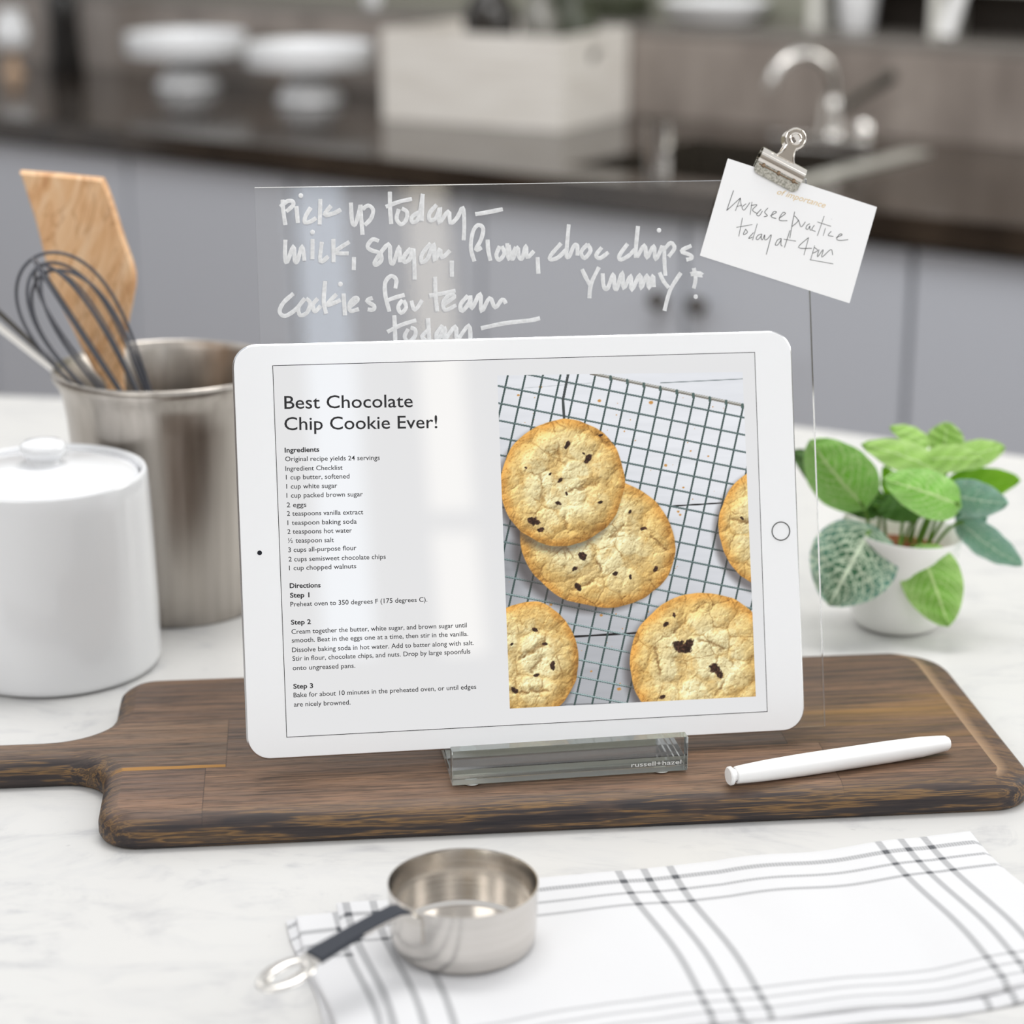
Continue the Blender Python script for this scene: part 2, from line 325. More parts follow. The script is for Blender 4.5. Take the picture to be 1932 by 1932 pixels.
TEXT = [
    ('T', 'Best Chocolate', -126.25, 75.67, -57.78, 74.52),
    ('T', 'Chip Cookie Ever!', -126.68, 64.39, -44.98, 62.86),
    ('B', 'Ingredients', -126.98, 52.52, -108.64, 52.38),
    ('R', 'Original recipe yields 24 servings', -126.91, 47.85, -76.58, 46.85),
    ('R', 'Ingredient Checklist', -126.99, 42.75, -96.61, 42.28),
    ('R', '1 cup butter, softened', -126.85, 38.16, -93.14, 37.55),
    ('R', '1 cup white sugar', -126.84, 33.28, -99.82, 32.81),
    ('R', '1 cup packed brown sugar', -126.94, 28.47, -86.31, 27.76),
    ('R', '2 eggs', -127.04, 23.43, -116.6, 23.26),
    ('R', '2 teaspoons vanilla extract', -127.08, 18.84, -86.47, 18.16),
    ('R', '1 teaspoon baking soda', -126.98, 13.96, -90.17, 13.32),
    ('R', '2 teaspoons hot water', -127.16, 9.24, -92.89, 8.67),
    ('R', '½ teaspoon salt', -127.03, 4.5, -102.68, 3.94),
    ('R', '3 cups all-purpose flour', -127.08, -0.46, -90.84, -0.78),
    ('R', '2 cups semisweet chocolate chips', -127.12, -5.42, -75.32, -6.12),
    ('R', '1 cup chopped walnuts', -127.02, -10.11, -91.29, -10.51),
    ('B', 'Directions', -127.07, -19.52, -110.63, -19.84),
    ('B', 'Step 1', -127.09, -24.62, -116.75, -24.8),
    ('R', 'Preheat oven to 350 degrees F (175 degrees C).', -127.04, -29.39, -53.88, -29.98),
    ('B', 'Step 2', -127.1, -39.01, -116.51, -39.13),
    ('R', 'Cream together the butter, white sugar, and brown sugar until', -127.01, -43.98, -33.05, -44.73),
    ('R', 'smooth. Beat in the eggs one at a time, then stir in the vanilla.', -127.04, -48.58, -32.48, -49.44),
    ('R', 'Dissolve baking soda in hot water. Add to batter along with salt.', -127.09, -53.68, -29.61, -54.43),
    ('R', 'Stir in flour, chocolate chips, and nuts. Drop by large spoonfuls', -127.04, -58.31, -31.62, -58.93),
    ('R', 'onto ungreased pans.', -127.09, -63.28, -93.82, -63.58),
    ('B', 'Step 3', -127.15, -73.13, -116.61, -73.21),
    ('R', 'Bake for about 10 minutes in the preheated oven, or until edges', -127.18, -77.73, -29.14, -78.12),
    ('R', 'are nicely browned.', -127.17, -82.7, -97.1, -83.06)]

def text_bm(bm, s, x, y, w, cap, z, offset=0, ang=0, shear=0, only_w=False):
    cu = bpy.data.curves.new('t', 'FONT'); cu.body = s; cu.size = 1; cu.resolution_u = 3; cu.offset = offset; cu.shear = shear
    o = bpy.data.objects.new('t', cu); C.objects.link(o)
    dg = bpy.context.evaluated_depsgraph_get(); me = bpy.data.meshes.new_from_object(o.evaluated_get(dg))
    xs = [v.co.x for v in me.vertices]; x0, x1 = min(xs), max(xs)
    sx = w / (x1 - x0); sy = cap / .728
    M = Matrix.Translation((x, y, z)) @ Matrix.Rotation(ang, 4, 'Z') @ Matrix.Diagonal((sx, sy, 1, 1)) @ Matrix.Translation((-x0, 0, 0))
    me.transform(M); bm.from_mesh(me)
    bpy.data.meshes.remove(me); bpy.data.objects.remove(o); bpy.data.curves.remove(cu)
    return bm

HB = .1103
tablet = empty('tablet', PM @ Vector((0, -HB, 0)), PR.to_euler(), 'white tablet showing a chocolate chip cookie recipe, propped on clear stand', 'tablet')
def up(bm): bm.transform(Matrix.Translation((0, HB, 0))); return bm
silver = Mat('silver_aluminium', L(222, 223, 226), .25, 1)
front_white = Mat('white_front_glass', L(247, 248, 250), .12)
bm = prism(bmesh.new(), rrect(.3057, .2206, .0125, 12), -.0069, -.0002, .0012); obj('case', up(bm), silver, tablet)
bm = prism(bmesh.new(), rrect(.3041, .2190, .0118, 12), -.0008, 0, .0002); obj('front_glass', up(bm), front_white, tablet)
def screen_mat(name, col, s=1.0):
    m = Mat(name, (0, 0, 0, 1), .03); m.set('Emission Color', col); m.set('Emission Strength', s); return m
bm = box(bmesh.new(), -.13175, .13175, -.0989, .0989, .00002, .00006); obj('screen_border', up(bm), black_ink, tablet, False)
bm = box(bmesh.new(), -.1314, .1314, -.09855, .09855, .00006, .0001)
screen = obj('screen', up(bm), screen_mat('lit_screen', L(228, 228, 229)), tablet, False)
bm = bmesh.new()
for k, s, x, y, x1, y1 in TEXT:
    text_bm(bm, s, x / 1000, y / 1000, math.hypot(x1 - x, y1 - y) / 1000, .0072 if k == 'T' else .00262, .00016,
            .026 if k == 'B' else (.006 if k == 'T' else .008), math.atan2(y1 - y, x1 - x))
obj('recipe_text', up(bm), black_ink, screen, False)['label'] = 'black recipe text with large two line heading'

# the photograph on the screen: cookies on a cooling rack, painted per vertex
def vnoise(x, y, seed, oct=4):
    rng = np.random.RandomState(seed); T = rng.rand(256, 256); out = 0; amp = 1; tot = 0
    for o in range(oct):
        xi = np.floor(x).astype(int); yi = np.floor(y).astype(int); fx = x - xi; fy = y - yi
        fx = fx * fx * (3 - 2 * fx); fy = fy * fy * (3 - 2 * fy)
        g = lambda a, b: T[a % 256, b % 256]
        out = out + amp * ((g(xi, yi) * (1 - fx) + g(xi + 1, yi) * fx) * (1 - fy) + (g(xi, yi + 1) * (1 - fx) + g(xi + 1, yi + 1) * fx) * fy)
        tot += amp; amp *= .55; x = x * 2.03 + 11.3; y = y * 2.03 + 5.7
    return out / tot
def worley(x, y, seed):
    rng = np.random.RandomState(seed); J = rng.rand(128, 128, 2)
    xi = np.floor(x).astype(int); yi = np.floor(y).astype(int)
    d1 = np.full(x.shape, 9.); d2 = np.full(x.shape, 9.)
    for a in (-1, 0, 1):
        for b in (-1, 0, 1):
            q = J[(xi + a) % 128, (yi + b) % 128]
            dd = np.hypot(xi + a + q[..., 0] - x, yi + b + q[..., 1] - y)
            d2 = np.where(dd < d1, d1, np.minimum(d2, dd)); d1 = np.minimum(d1, dd)
    return d1, d2
def ss(a, b, x): t = np.clip((x - a) / (b - a), 0, 1); return t * t * (3 - 2 * t)
NX, NY = 430, 566
def paint():
    s, t = np.meshgrid(np.linspace(0, 1, NX), np.linspace(0, 1, NY))
    q = [np.array(p, float) for p in ((22, 50), (1395, 40), (1472, 1860), (95, 1922))]
    X = (1 - s) * (1 - t) * q[0][0] + s * (1 - t) * q[1][0] + s * t * q[2][0] + (1 - s) * t * q[3][0]
    Y = (1 - s) * (1 - t) * q[0][1] + s * (1 - t) * q[1][1] + s * t * q[2][1] + (1 - s) * t * q[3][1]
    col = np.zeros(X.shape + (3,))
    def over(a, c):
        nonlocal col
        col = col * (1 - a[..., None]) + np.asarray(c, float) * a[..., None]
    # white painted boards, dimmer towards the lower left of the picture
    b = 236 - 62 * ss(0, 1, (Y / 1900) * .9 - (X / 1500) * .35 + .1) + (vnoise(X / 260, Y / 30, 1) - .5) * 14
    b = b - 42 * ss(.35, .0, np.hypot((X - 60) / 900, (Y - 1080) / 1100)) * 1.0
    col[..., 0] = b - 3; col[..., 1] = b - 1; col[..., 2] = b + 4
    def seg(x0, y0, x1, y1, w, c, a=1.):
        dx, dy = x1 - x0, y1 - y0; l2 = dx * dx + dy * dy
        k = np.clip(((X - x0) * dx + (Y - y0) * dy) / l2, 0, 1)
        d = np.hypot(X - x0 - k * dx, Y - y0 - k * dy); over(a * (1 - ss(w * .5, w * .5 + 2.2, d)), c)
    seg(930, 98, 1400, 78, 3, (110, 120, 122), .8); seg(60, 130, 560, 95, 2, (180, 185, 188), .6)
    seg(975, 790, 1290, 772, 6, (40, 40, 42)); seg(340, 1525, 835, 1498, 9, (28, 26, 28)); seg(400, 1900, 900, 1895, 5, (90, 90, 92), .6)
    rng = np.random.RandomState(4)
    for x, y, r in [(877, 208, 15), (588, 196, 12), (260, 117, 11), (138, 162, 9), (960, 560, 11), (1030, 820, 9), (1042, 838, 9), (728, 368, 6), (1100, 480, 7), (1060, 685, 7), (1200, 510, 7), (700, 1815, 13), (320, 1340, 10), (860, 1380, 9), (600, 1400, 11), (545, 1715, 8)] + [(rng.randint(80, 1400), rng.randint(60, 1880), rng.randint(2, 6)) for _ in range(110)]:
        over(.9 * (1 - ss(r * .6, r, np.hypot(X - x, (Y - y) * 1.2) + 5 * (vnoise(X / 6, Y / 6, 9) - .5))), (200, 140, 66))
    for k in range(-3, 24): x = 60 + 97 * k; seg(x + 40, -40, x - 405, 2000, 8, (66, 84, 82))
    for k in range(-4, 20):
        y = 108 + 96.5 * k; dk = 1 - ss(700, 1500, np.array(float(y)))
        seg(20, y, 1500, y + 1480 * .205, 8, (80, 96, 96)); seg(20, y - 2, 1500, y - 2 + 1480 * .205, 2.2, (196, 222, 222), .25 + .6 * (1 - float(dk)))
    beyond = (Y < 45 + (X - 555) * .2155) & (X > 555)
    bb = 233 + (vnoise(X / 260, Y / 30, 1) - .5) * 10
    for i, dlt in enumerate((-3, -1, 4)): col[..., i] = np.where(beyond, bb + dlt, col[..., i])
    seg(930, 98, 1400, 78, 3, (110, 120, 122), .8)
    seg(540, 42, 1410, 229, 15, (128, 124, 116)); seg(540, 38, 1410, 225, 4, (196, 196, 190))
    for k in range(9): x = 650 + 93 * k; seg(x, 45 + (x - 555) * .2155 - 4, x, 45 + (x - 555) * .2155 + 12, 13, (84, 104, 100))
    for p in (((415, 40), (385, 190)), ((385, 190), (392, 300))): seg(*p[0], *p[1], 12, (70, 76, 76))
    # cookies: cx, cy, rx, ry, turn, seed, chips, gouges
    cookies = [(195, 1655, 285, 330, .1, 11, [(232, 1480, 17), (332, 1680, 24), (288, 1560, 14), (240, 1735, 16), (120, 1820, 22), (105, 1560, 10)], [(150, 1640, 290, 1560), (210, 1715, 275, 1640), (110, 1830, 300, 1820)]),
               (1570, 905, 315, 345, 0, 12, [(1395, 860, 12)], [(1330, 860, 1430, 880)]),
               (575, 985, 440, 365, .25, 13, [(495, 1068, 30), (470, 1240, 24), (455, 1135, 18), (680, 1165, 17), (762, 1183, 15), (835, 915, 16), (745, 632, 14), (760, 820, 14), (905, 1140, 18)], [(570, 1080, 600, 1150), (880, 960, 960, 1030), (440, 1255, 560, 1200), (720, 900, 660, 960)]),
               (385, 655, 341, 356, 0, 14, [(410, 440, 22), (525, 520, 26), (500, 490, 9), (595, 390, 14), (225, 868, 34), (265, 915, 22), (370, 640, 18), (595, 765, 14), (360, 770, 16), (180, 568, 9), (315, 605, 11), (405, 715, 11)], [(420, 700, 590, 650), (350, 490, 390, 550), (395, 845, 410, 920), (570, 380, 650, 450)]),
               (1165, 1670, 408, 400, .1, 15, [(1055, 1582, 50), (1090, 1570, 34), (1240, 1700, 40), (1265, 1735, 26), (960, 1455, 17), (1010, 1400, 13), (945, 1860, 18)], [(900, 1580, 930, 1730), (1110, 1380, 1180, 1340), (1160, 1540, 1290, 1590), (1290, 1780, 1240, 1850), (1080, 1420, 1010, 1500)])]
    for cx, cy, rx, ry, tn, sd, chips, gouges in cookies:
        dx, dy = X - cx, Y - cy; ux = dx * math.cos(tn) + dy * math.sin(tn); uy = -dx * math.sin(tn) + dy * math.cos(tn)
        th = np.arctan2(uy / ry, ux / rx)
        wob = 1 + .05 * (vnoise(2.2 + 1.6 * np.cos(th), 2.2 + 1.6 * np.sin(th), sd, 3) - .5) * 2 + .010 * (vnoise(9 + 8 * np.cos(th), 9 + 8 * np.sin(th), sd + 3, 2) - .5)
        rr = np.hypot(ux / rx, uy / ry) / wob
        sx, sy = (dx + 22) / rx, (dy - 34) / ry
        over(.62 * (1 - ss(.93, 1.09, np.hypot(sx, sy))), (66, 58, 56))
        al = 1 - ss(.988, 1.004, rr)
        wx_ = X + 26 * (vnoise(X / 40, Y / 40, sd + 20) - .5); wy_ = Y + 26 * (vnoise(X / 40, Y / 40, sd + 21) - .5)
        d1, d2 = worley(wx_ / 135, wy_ / 135, sd + 30); e1, e2 = worley(wx_ / 52, wy_ / 52, sd + 31)
        big = d2 - d1; small = e2 - e1
        dome = np.clip(1 - d1 * d1 * 1.6, 0, 1)
        wx2 = X + 34 * (vnoise(X / 24, Y / 24, sd + 22) - .5); wy2 = Y + 34 * (vnoise(X / 24, Y / 24, sd + 23) - .5)
        h = .9 * vnoise(wx_ / 120, wy_ / 120, sd + 1, 5) + .42 * dome + .14 * np.minimum(small, .3) + .03 * vnoise(X / 12, Y / 12, sd + 2, 3) - .7 * rr ** 6
        for x0, y0, x1, y1 in gouges:
            gx, gy = x1 - x0, y1 - y0; k = np.clip(((wx2 - x0) * gx + (wy2 - y0) * gy) / (gx * gx + gy * gy), 0, 1)
            h = h - .22 * np.exp(-((np.hypot(wx2 - x0 - k * gx, wy2 - y0 - k * gy)) / 20) ** 2)
        gyv, gxv = np.gradient(h)
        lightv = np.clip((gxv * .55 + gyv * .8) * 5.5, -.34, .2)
        pale = ss(.95, .35, rr + .35 * (vnoise(X / 90, Y / 90, sd + 5, 4) - .5))
        rim = ss(.80, 1.0, rr + .14 * (vnoise(X / 50, Y / 50, sd + 6) - .5))
        cc = np.array((226, 192, 122.))[None, None] * (1 - pale[..., None]) + np.array((240, 226, 176.))[None, None] * pale[..., None]
        cc = cc * (1 - .75 * rim[..., None]) + np.array((205, 142, 64.)) * .75 * rim[..., None]
        br = .35 * ss(.55, .75, vnoise(X / 70, Y / 70, sd + 7, 4)); cc = cc * (1 - br[..., None]) + np.array((206, 160, 88.)) * br[..., None]
        cm = ss(.45, .6, vnoise(X / 130, Y / 130, sd + 8, 3))
        crack = (1 - ss(.0, .065, big)) * .46 * cm + (1 - ss(.0, .07, small)) * .30 * ss(.4, .55, vnoise(X / 90, Y / 90, sd + 9, 3))
        for x0, y0, x1, y1 in gouges:
            gx, gy = x1 - x0, y1 - y0; k = np.clip(((wx2 - x0) * gx + (wy2 - y0) * gy) / (gx * gx + gy * gy), 0, 1)
            crack = np.maximum(crack, .9 * (.35 + .65 * vnoise(X / 22, Y / 22, sd + 50)) * np.exp(-((np.hypot(wx2 - x0 - k * gx, wy2 - y0 - k * gy)) / (4 + 9 * vnoise(X / 30, Y / 30, sd + 51))) ** 2))
        crack = np.clip(crack, 0, .9)
        cc = cc * (1 - crack[..., None]) + np.array((112, 74, 34.)) * crack[..., None]
        low = ss(.62, .38, dome) * .42 * (1 - rim); cc = cc * (1 - low[..., None]) + np.array((206, 164, 92.)) * low[..., None]
        cc = cc * (1 + lightv[..., None] * np.array((.9, 1., 1.15)))
        pit = .5 * ss(.70, .78, vnoise(X / 9, Y / 9, sd + 12, 2)); cc = cc * (1 - pit[..., None] * np.array((.25, .35, .5)))
        for x, y, r in chips:
            an = (x * 7 + y * 3) % 3.1; cx_, sx_ = math.cos(an), math.sin(an); k = np.hypot((X - x) * cx_ + (Y - y) * sx_, ((Y - y) * cx_ - (X - x) * sx_) * 1.7) + r * 1.3 * (vnoise(X / 20, Y / 20, sd + 40) - .5)
            a = .93 * (1 - ss(r * .85, r * 1.2, k)); tone = 38 + 46 * ss(.45, .75, vnoise(X / 8, Y / 8, sd + 41))
            cc = cc * (1 - a[..., None]) + np.stack([tone, tone * .62, tone * .5], -1) * a[..., None]
        col = col * (1 - al[..., None]) + np.clip(cc, 0, 250) * al[..., None]
    return np.clip(col, 0, 252)
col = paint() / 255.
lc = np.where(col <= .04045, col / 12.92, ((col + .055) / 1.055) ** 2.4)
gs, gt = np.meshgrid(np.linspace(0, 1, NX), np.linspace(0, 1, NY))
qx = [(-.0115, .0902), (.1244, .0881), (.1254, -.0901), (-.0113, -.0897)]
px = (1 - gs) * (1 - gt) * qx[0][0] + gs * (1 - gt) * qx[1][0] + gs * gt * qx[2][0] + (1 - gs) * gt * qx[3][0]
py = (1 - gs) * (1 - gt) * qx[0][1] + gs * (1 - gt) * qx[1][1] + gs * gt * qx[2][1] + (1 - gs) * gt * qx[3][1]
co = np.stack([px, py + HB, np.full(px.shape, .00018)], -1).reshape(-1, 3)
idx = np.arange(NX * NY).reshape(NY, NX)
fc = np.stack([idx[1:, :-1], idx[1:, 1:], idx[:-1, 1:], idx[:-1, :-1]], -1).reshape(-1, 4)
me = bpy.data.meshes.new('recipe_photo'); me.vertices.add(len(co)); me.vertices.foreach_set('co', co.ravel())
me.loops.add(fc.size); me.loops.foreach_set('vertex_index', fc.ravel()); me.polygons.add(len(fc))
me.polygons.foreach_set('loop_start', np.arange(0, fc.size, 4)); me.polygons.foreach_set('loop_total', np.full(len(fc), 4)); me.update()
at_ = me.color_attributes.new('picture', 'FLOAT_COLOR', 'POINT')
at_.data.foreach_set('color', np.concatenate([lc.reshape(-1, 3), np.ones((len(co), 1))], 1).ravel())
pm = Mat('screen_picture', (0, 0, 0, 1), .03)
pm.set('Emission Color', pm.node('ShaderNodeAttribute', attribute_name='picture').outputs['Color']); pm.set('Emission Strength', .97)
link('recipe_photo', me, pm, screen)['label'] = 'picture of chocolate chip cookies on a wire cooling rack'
bm = bmesh.new(); tube(bm, [(.1429 + .0050 * math.cos(a), .0001 + .0050 * math.sin(a), .00003) for a in np.linspace(0, 2 * math.pi, 48, endpoint=False)], .00032, 6, True)
obj('home_button', up(bm), Mat('button_ring', L(120, 122, 122), .2, 1), tablet)
bm = lathe([(0, .00012), (.00125, .00012), (.00125, -.0001)], 24, c=(-.1422, -.0002, 0)); obj('front_camera', up(bm), Mat('lens_black', L(14, 18, 32), .1), tablet)

# ------------------------------------------------------------------ clear acrylic stand
def clear(name, tint=(1, 1, 1, 1), fac=1.0):
    m = Mat(name); nt = m.t; nt.nodes.remove(m.b)
    fr = m.node('ShaderNodeFresnel', {'IOR': 1.49}).outputs[0]
    tr = m.node('ShaderNodeBsdfTransparent', {'Color': tint}).outputs[0]
    gl = m.node('ShaderNodeBsdfGlossy', {'Roughness': .0}).outputs[0]
    mx = m.node('ShaderNodeMixShader', {0: m.math('MULTIPLY', fr, fac), 1: tr, 2: gl}).outputs[0]
    nt.links.new(mx, m.out.inputs[0]); return m
acrylic_sheet = clear('clear_acrylic_sheet')
acrylic_edge = Mat('acrylic_edge', L(226, 234, 232), .08); acrylic_edge.set('Transmission Weight', .75); acrylic_edge.set('IOR', 1.49)
acrylic_bar = clear('clear_acrylic_bar', (.985, .99, .985, 1), 1.1)
acrylic_solid = Mat('clear_acrylic_block', (.965, .985, .975, 1), .0); acrylic_solid.set('Transmission Weight', 1); acrylic_solid.set('IOR', 1.49)
SB = PM @ Vector((0, -HB, 0))
stand = empty('recipe_stand', (SB.x, SB.y, .0185), (0, 0, R(8.94)), 'clear acrylic stand with a tall writable panel behind the tablet', 'stand')
SM = Matrix.Translation((SB.x, SB.y, .0185)) @ Matrix.Rotation(R(8.94), 4, 'Z'); SI = SM.inverted() @ PM
def st(bm): bm.transform(SI); return bm
bm = box(bmesh.new(), -.1373, .1667, -.1094, .1944, -.0105, -.0075)
me = bpy.data.meshes.new('panel'); bmesh.ops.recalc_face_normals(bm, faces=bm.faces)
for f in bm.faces: f.material_index = 0 if abs(f.normal.z) > .9 else 1
st(bm); bm.to_mesh(me); bm.free()
panel = link('panel', me, [acrylic_sheet, acrylic_edge], stand); panel['label'] = 'tall square clear acrylic sheet'
chalk = Mat('white_marker_ink', L(240, 241, 242), .7)
_f = chalk.noise(chalk.coord(), 420, 3); _g = chalk.noise(chalk.coord(), 60, 2)
chalk.set('Alpha', chalk.math('MULTIPLY_ADD', chalk.math('ADD', _f, _g), .5, .32))
bm = bmesh.new(); rng = random.Random(3)
for s in strokes(CHALK):
    if len(s) == 2 and math.dist(*s) < .002:
        lathe([(0, .00026), (.0010, .0002), (.0013, .00005)], 12, bm, (s[0][0], s[0][1], -.0075)); continue
    p = smooth_path([(x, y, -.00742) for x, y in s], 4)
    w = [.00112 * (.9 + .16 * rng.random()) for _ in p]; tube(bm, p, w, 6, flat=(1, .12))
obj('handwriting', st(bm), chalk, panel)['label'] = 'white marker shopping note'
# ledge: base plate with an upright front lip
bm = bmesh.new()
box(bm, -.0470, .0800, -.0272, -.0200, .0010, .0205, .0004, 1)
def bar(name, bm):
    o = obj(name, bm, acrylic_bar, stand, False); o.data.materials.append(acrylic_edge.m)
    for f in o.data.polygons: f.material_index = 1 if f.area < 6e-5 or (name == 'front_lip' and f.normal.z > .9) or (name == 'base_plate' and f.normal.y < -.9) or (name == 'front_lip' and f.center.z < .0045) else 0
    return o
bar('front_lip', bm)
bm = bmesh.new(); box(bm, -.0470, .0800, -.0198, .047, .0010, .0068, .0004, 1); bar('base_plate', bm)
for x in (-.036, .0665):
    obj('rubber_foot', lathe([(0, 0), (.0042, 0), (.0046, .0004), (.004, .00095), (0, .00095)], 24, c=(x, -.0223, 0)), Mat('clear_foot', L(225, 228, 226), .3), stand)
bm = bmesh.new(); text_bm(bm, 'russell+hazel', 0, 0, .0272, .0026, 0)
bm.transform(Matrix.Translation((.0492, -.0274, .0052)) @ Matrix.Rotation(math.pi / 2, 4, 'X'))
obj('etched_name', bm, Mat('etched_white', L(236, 238, 238), .6), stand.children[1], False)

# ------------------------------------------------------------------ note card and bulldog clip
cc = Vector((.1555, .1656, -.0071))
ang = math.atan2(178.4 - 206.6, 206.5 - 122.2)
CM = PM @ Matrix.Translation(cc) @ Matrix.Rotation(ang, 4, 'Z')
card = obj('note_card', prism(bmesh.new(), rrect(.0889, .0560, .0003, 2), -.00035, 0), Mat('white_card_stock', L(248, 248, 249), .6), None, False)
card.matrix_world = CM
tag(card, 'white note card with a handwritten practice reminder, held by the metal clip', 'card')
CI = CM.inverted() @ PM
bm = bmesh.new()
for s in strokes(INK):
    p = smooth_path([(x, y, -.0070) for x, y in s], 4); tube(bm, p, .00017 if len(s) > 2 else .00014, 5, flat=(1, .3))
bm.transform(CI); obj('handwriting', bm, black_ink, card)['label'] = 'thin black pen handwriting'
bm = bmesh.new(); text_bm(bm, 'of importance', .1492, .1862, .0285, .0034, -.00702, .002, math.atan2(-8.05, 26.7), .35)
bm.transform(CI); obj('printed_heading', bm, Mat('gold_print', L(232, 206, 160), .6), card, False)['label'] = 'small pale gold italic heading'

KM = PM @ Matrix.Translation((.1478, .1925, -.0069)) @ Matrix.Rotation(R(-28.0), 4, 'Z')
clip = empty('bulldog_clip', KM.translation, KM.to_euler(), 'shiny silver bulldog clip gripping the card and the panel corner', 'clip')
nickel = Mat('polished_nickel', L(228, 222, 214), .1, 1)
galv = Mat('galvanised_jaw', metal=1, rough=.35)
_f = galv.noise(galv.coord(), 900, 2); galv.set('Base Color', galv.ramp(_f, [(.35, L(140, 138, 128)), (.65, L(196, 192, 182))]))
for sgn, z in ((1, .0006), (-1, -.0046)):
    bm = prism(bmesh.new(), fillet([(-.0137, 0, .003), (.0137, 0, .003), (.0137, .0085, .0005), (-.0137, .0085, .0005)], 6), z - .0003, z + .0003, .00015)
    jaw = obj('jaw', bm, galv, clip)
    if sgn > 0:
        bm = bmesh.new(); tube(bm, [(x, .0054, .0010) for x in np.linspace(-.0122, .0122, 8)], .0004, 6)
        for x in (-.0095, 0, .0095): lathe([(.0012, 0), (.0009, .0007), (0, .0008)], 12, bm, (x, .0055, .0009))
        obj('jaw_crimp', bm, Mat('copper_toned_steel', L(150, 128, 106), .25, 1), jaw)
# spring barrel: open tube along the jaws
bm = bmesh.new(); n = 28; rings = []
for x in (-.0137, .0137):
    for r in (.0050, .0045):
        rings.append([bm.verts.new((x, .0105 + r * math.sin(a), -.0019 + r * math.cos(a))) for a in np.linspace(R(-52), R(232), n)])
o0, i0, o1, i1 = rings
for k in range(n - 1):
    for A, B in ((o0, o1), (i1, i0), (o0, i0), (i1, o1)): bm.faces.new((A[k], A[k + 1], B[k + 1], B[k]))
for k in (0, n - 1): bm.faces.new((o0[k], o1[k], i1[k], i0[k]))
obj('spring_barrel', bm, nickel, clip)
def handle(sgn):
    pts = []
    for k in range(15):
        a = R(-58) + R(296) * k / 14; pts.append(Vector((.0062 * math.cos(a), .0268 + .0062 * math.sin(a))))
    left = [Vector((-.0036, .0190)), Vector((-.0045, .0165)), Vector((-.0062, .0142)), Vector((-.0068, .0134))]
    out = pts + left + [Vector((-p.x, p.y)) for p in left[::-1]]
    n = len(out); zf = lambda y: (.0008 + (y - .0128) * .12) * sgn
    bm = bmesh.new(); th = .0004
    hole = [Vector((.0027 * math.cos(a), .0268 + .0027 * math.sin(a))) for a in np.linspace(0, 2 * math.pi, 25)[:-1]]
    lay = []
    for dz in (-th, th):
        A = [bm.verts.new((p.x, p.y, zf(p.y) + dz)) for p in out]; B = [bm.verts.new((p.x, p.y, zf(p.y) + dz)) for p in hole]
        ea = [bm.edges.new((A[i], A[(i + 1) % n])) for i in range(n)]; eb = [bm.edges.new((B[i], B[(i + 1) % 24])) for i in range(24)]
        bmesh.ops.triangle_fill(bm, use_beauty=True, edges=ea + eb); lay.append((A, B))
    for i in range(n): bm.faces.new((lay[0][0][i], lay[0][0][(i + 1) % n], lay[1][0][(i + 1) % n], lay[1][0][i]))
    for i in range(24): bm.faces.new((lay[0][1][i], lay[0][1][(i + 1) % 24], lay[1][1][(i + 1) % 24], lay[1][1][i]))
    tube(bm, [(p.x * 1.12, .0268 + (p.y - .0268) * 1.12, zf(p.y) + th * sgn) for p in hole], .0006, 8, True)
    rail = [Vector((p.x * .88, .0268 + (p.y - .0268) * .9 if p.y > .019 else p.y, zf(p.y) + th * sgn)) for p in pts] + [Vector((p.x * .86, p.y, zf(p.y) + th * sgn)) for p in left]
    full = [Vector((-p.x, p.y, p.z)) for p in rail[::-1][:4]][::1]
    tube(bm, full + rail, .00055, 8)
    bm.transform(Matrix.Translation((0, 0, -.0019 + (.0016 if sgn > 0 else -.0016))))
    return bm
obj('handle', handle(1), nickel, clip); obj('handle', handle(-1), nickel, clip)

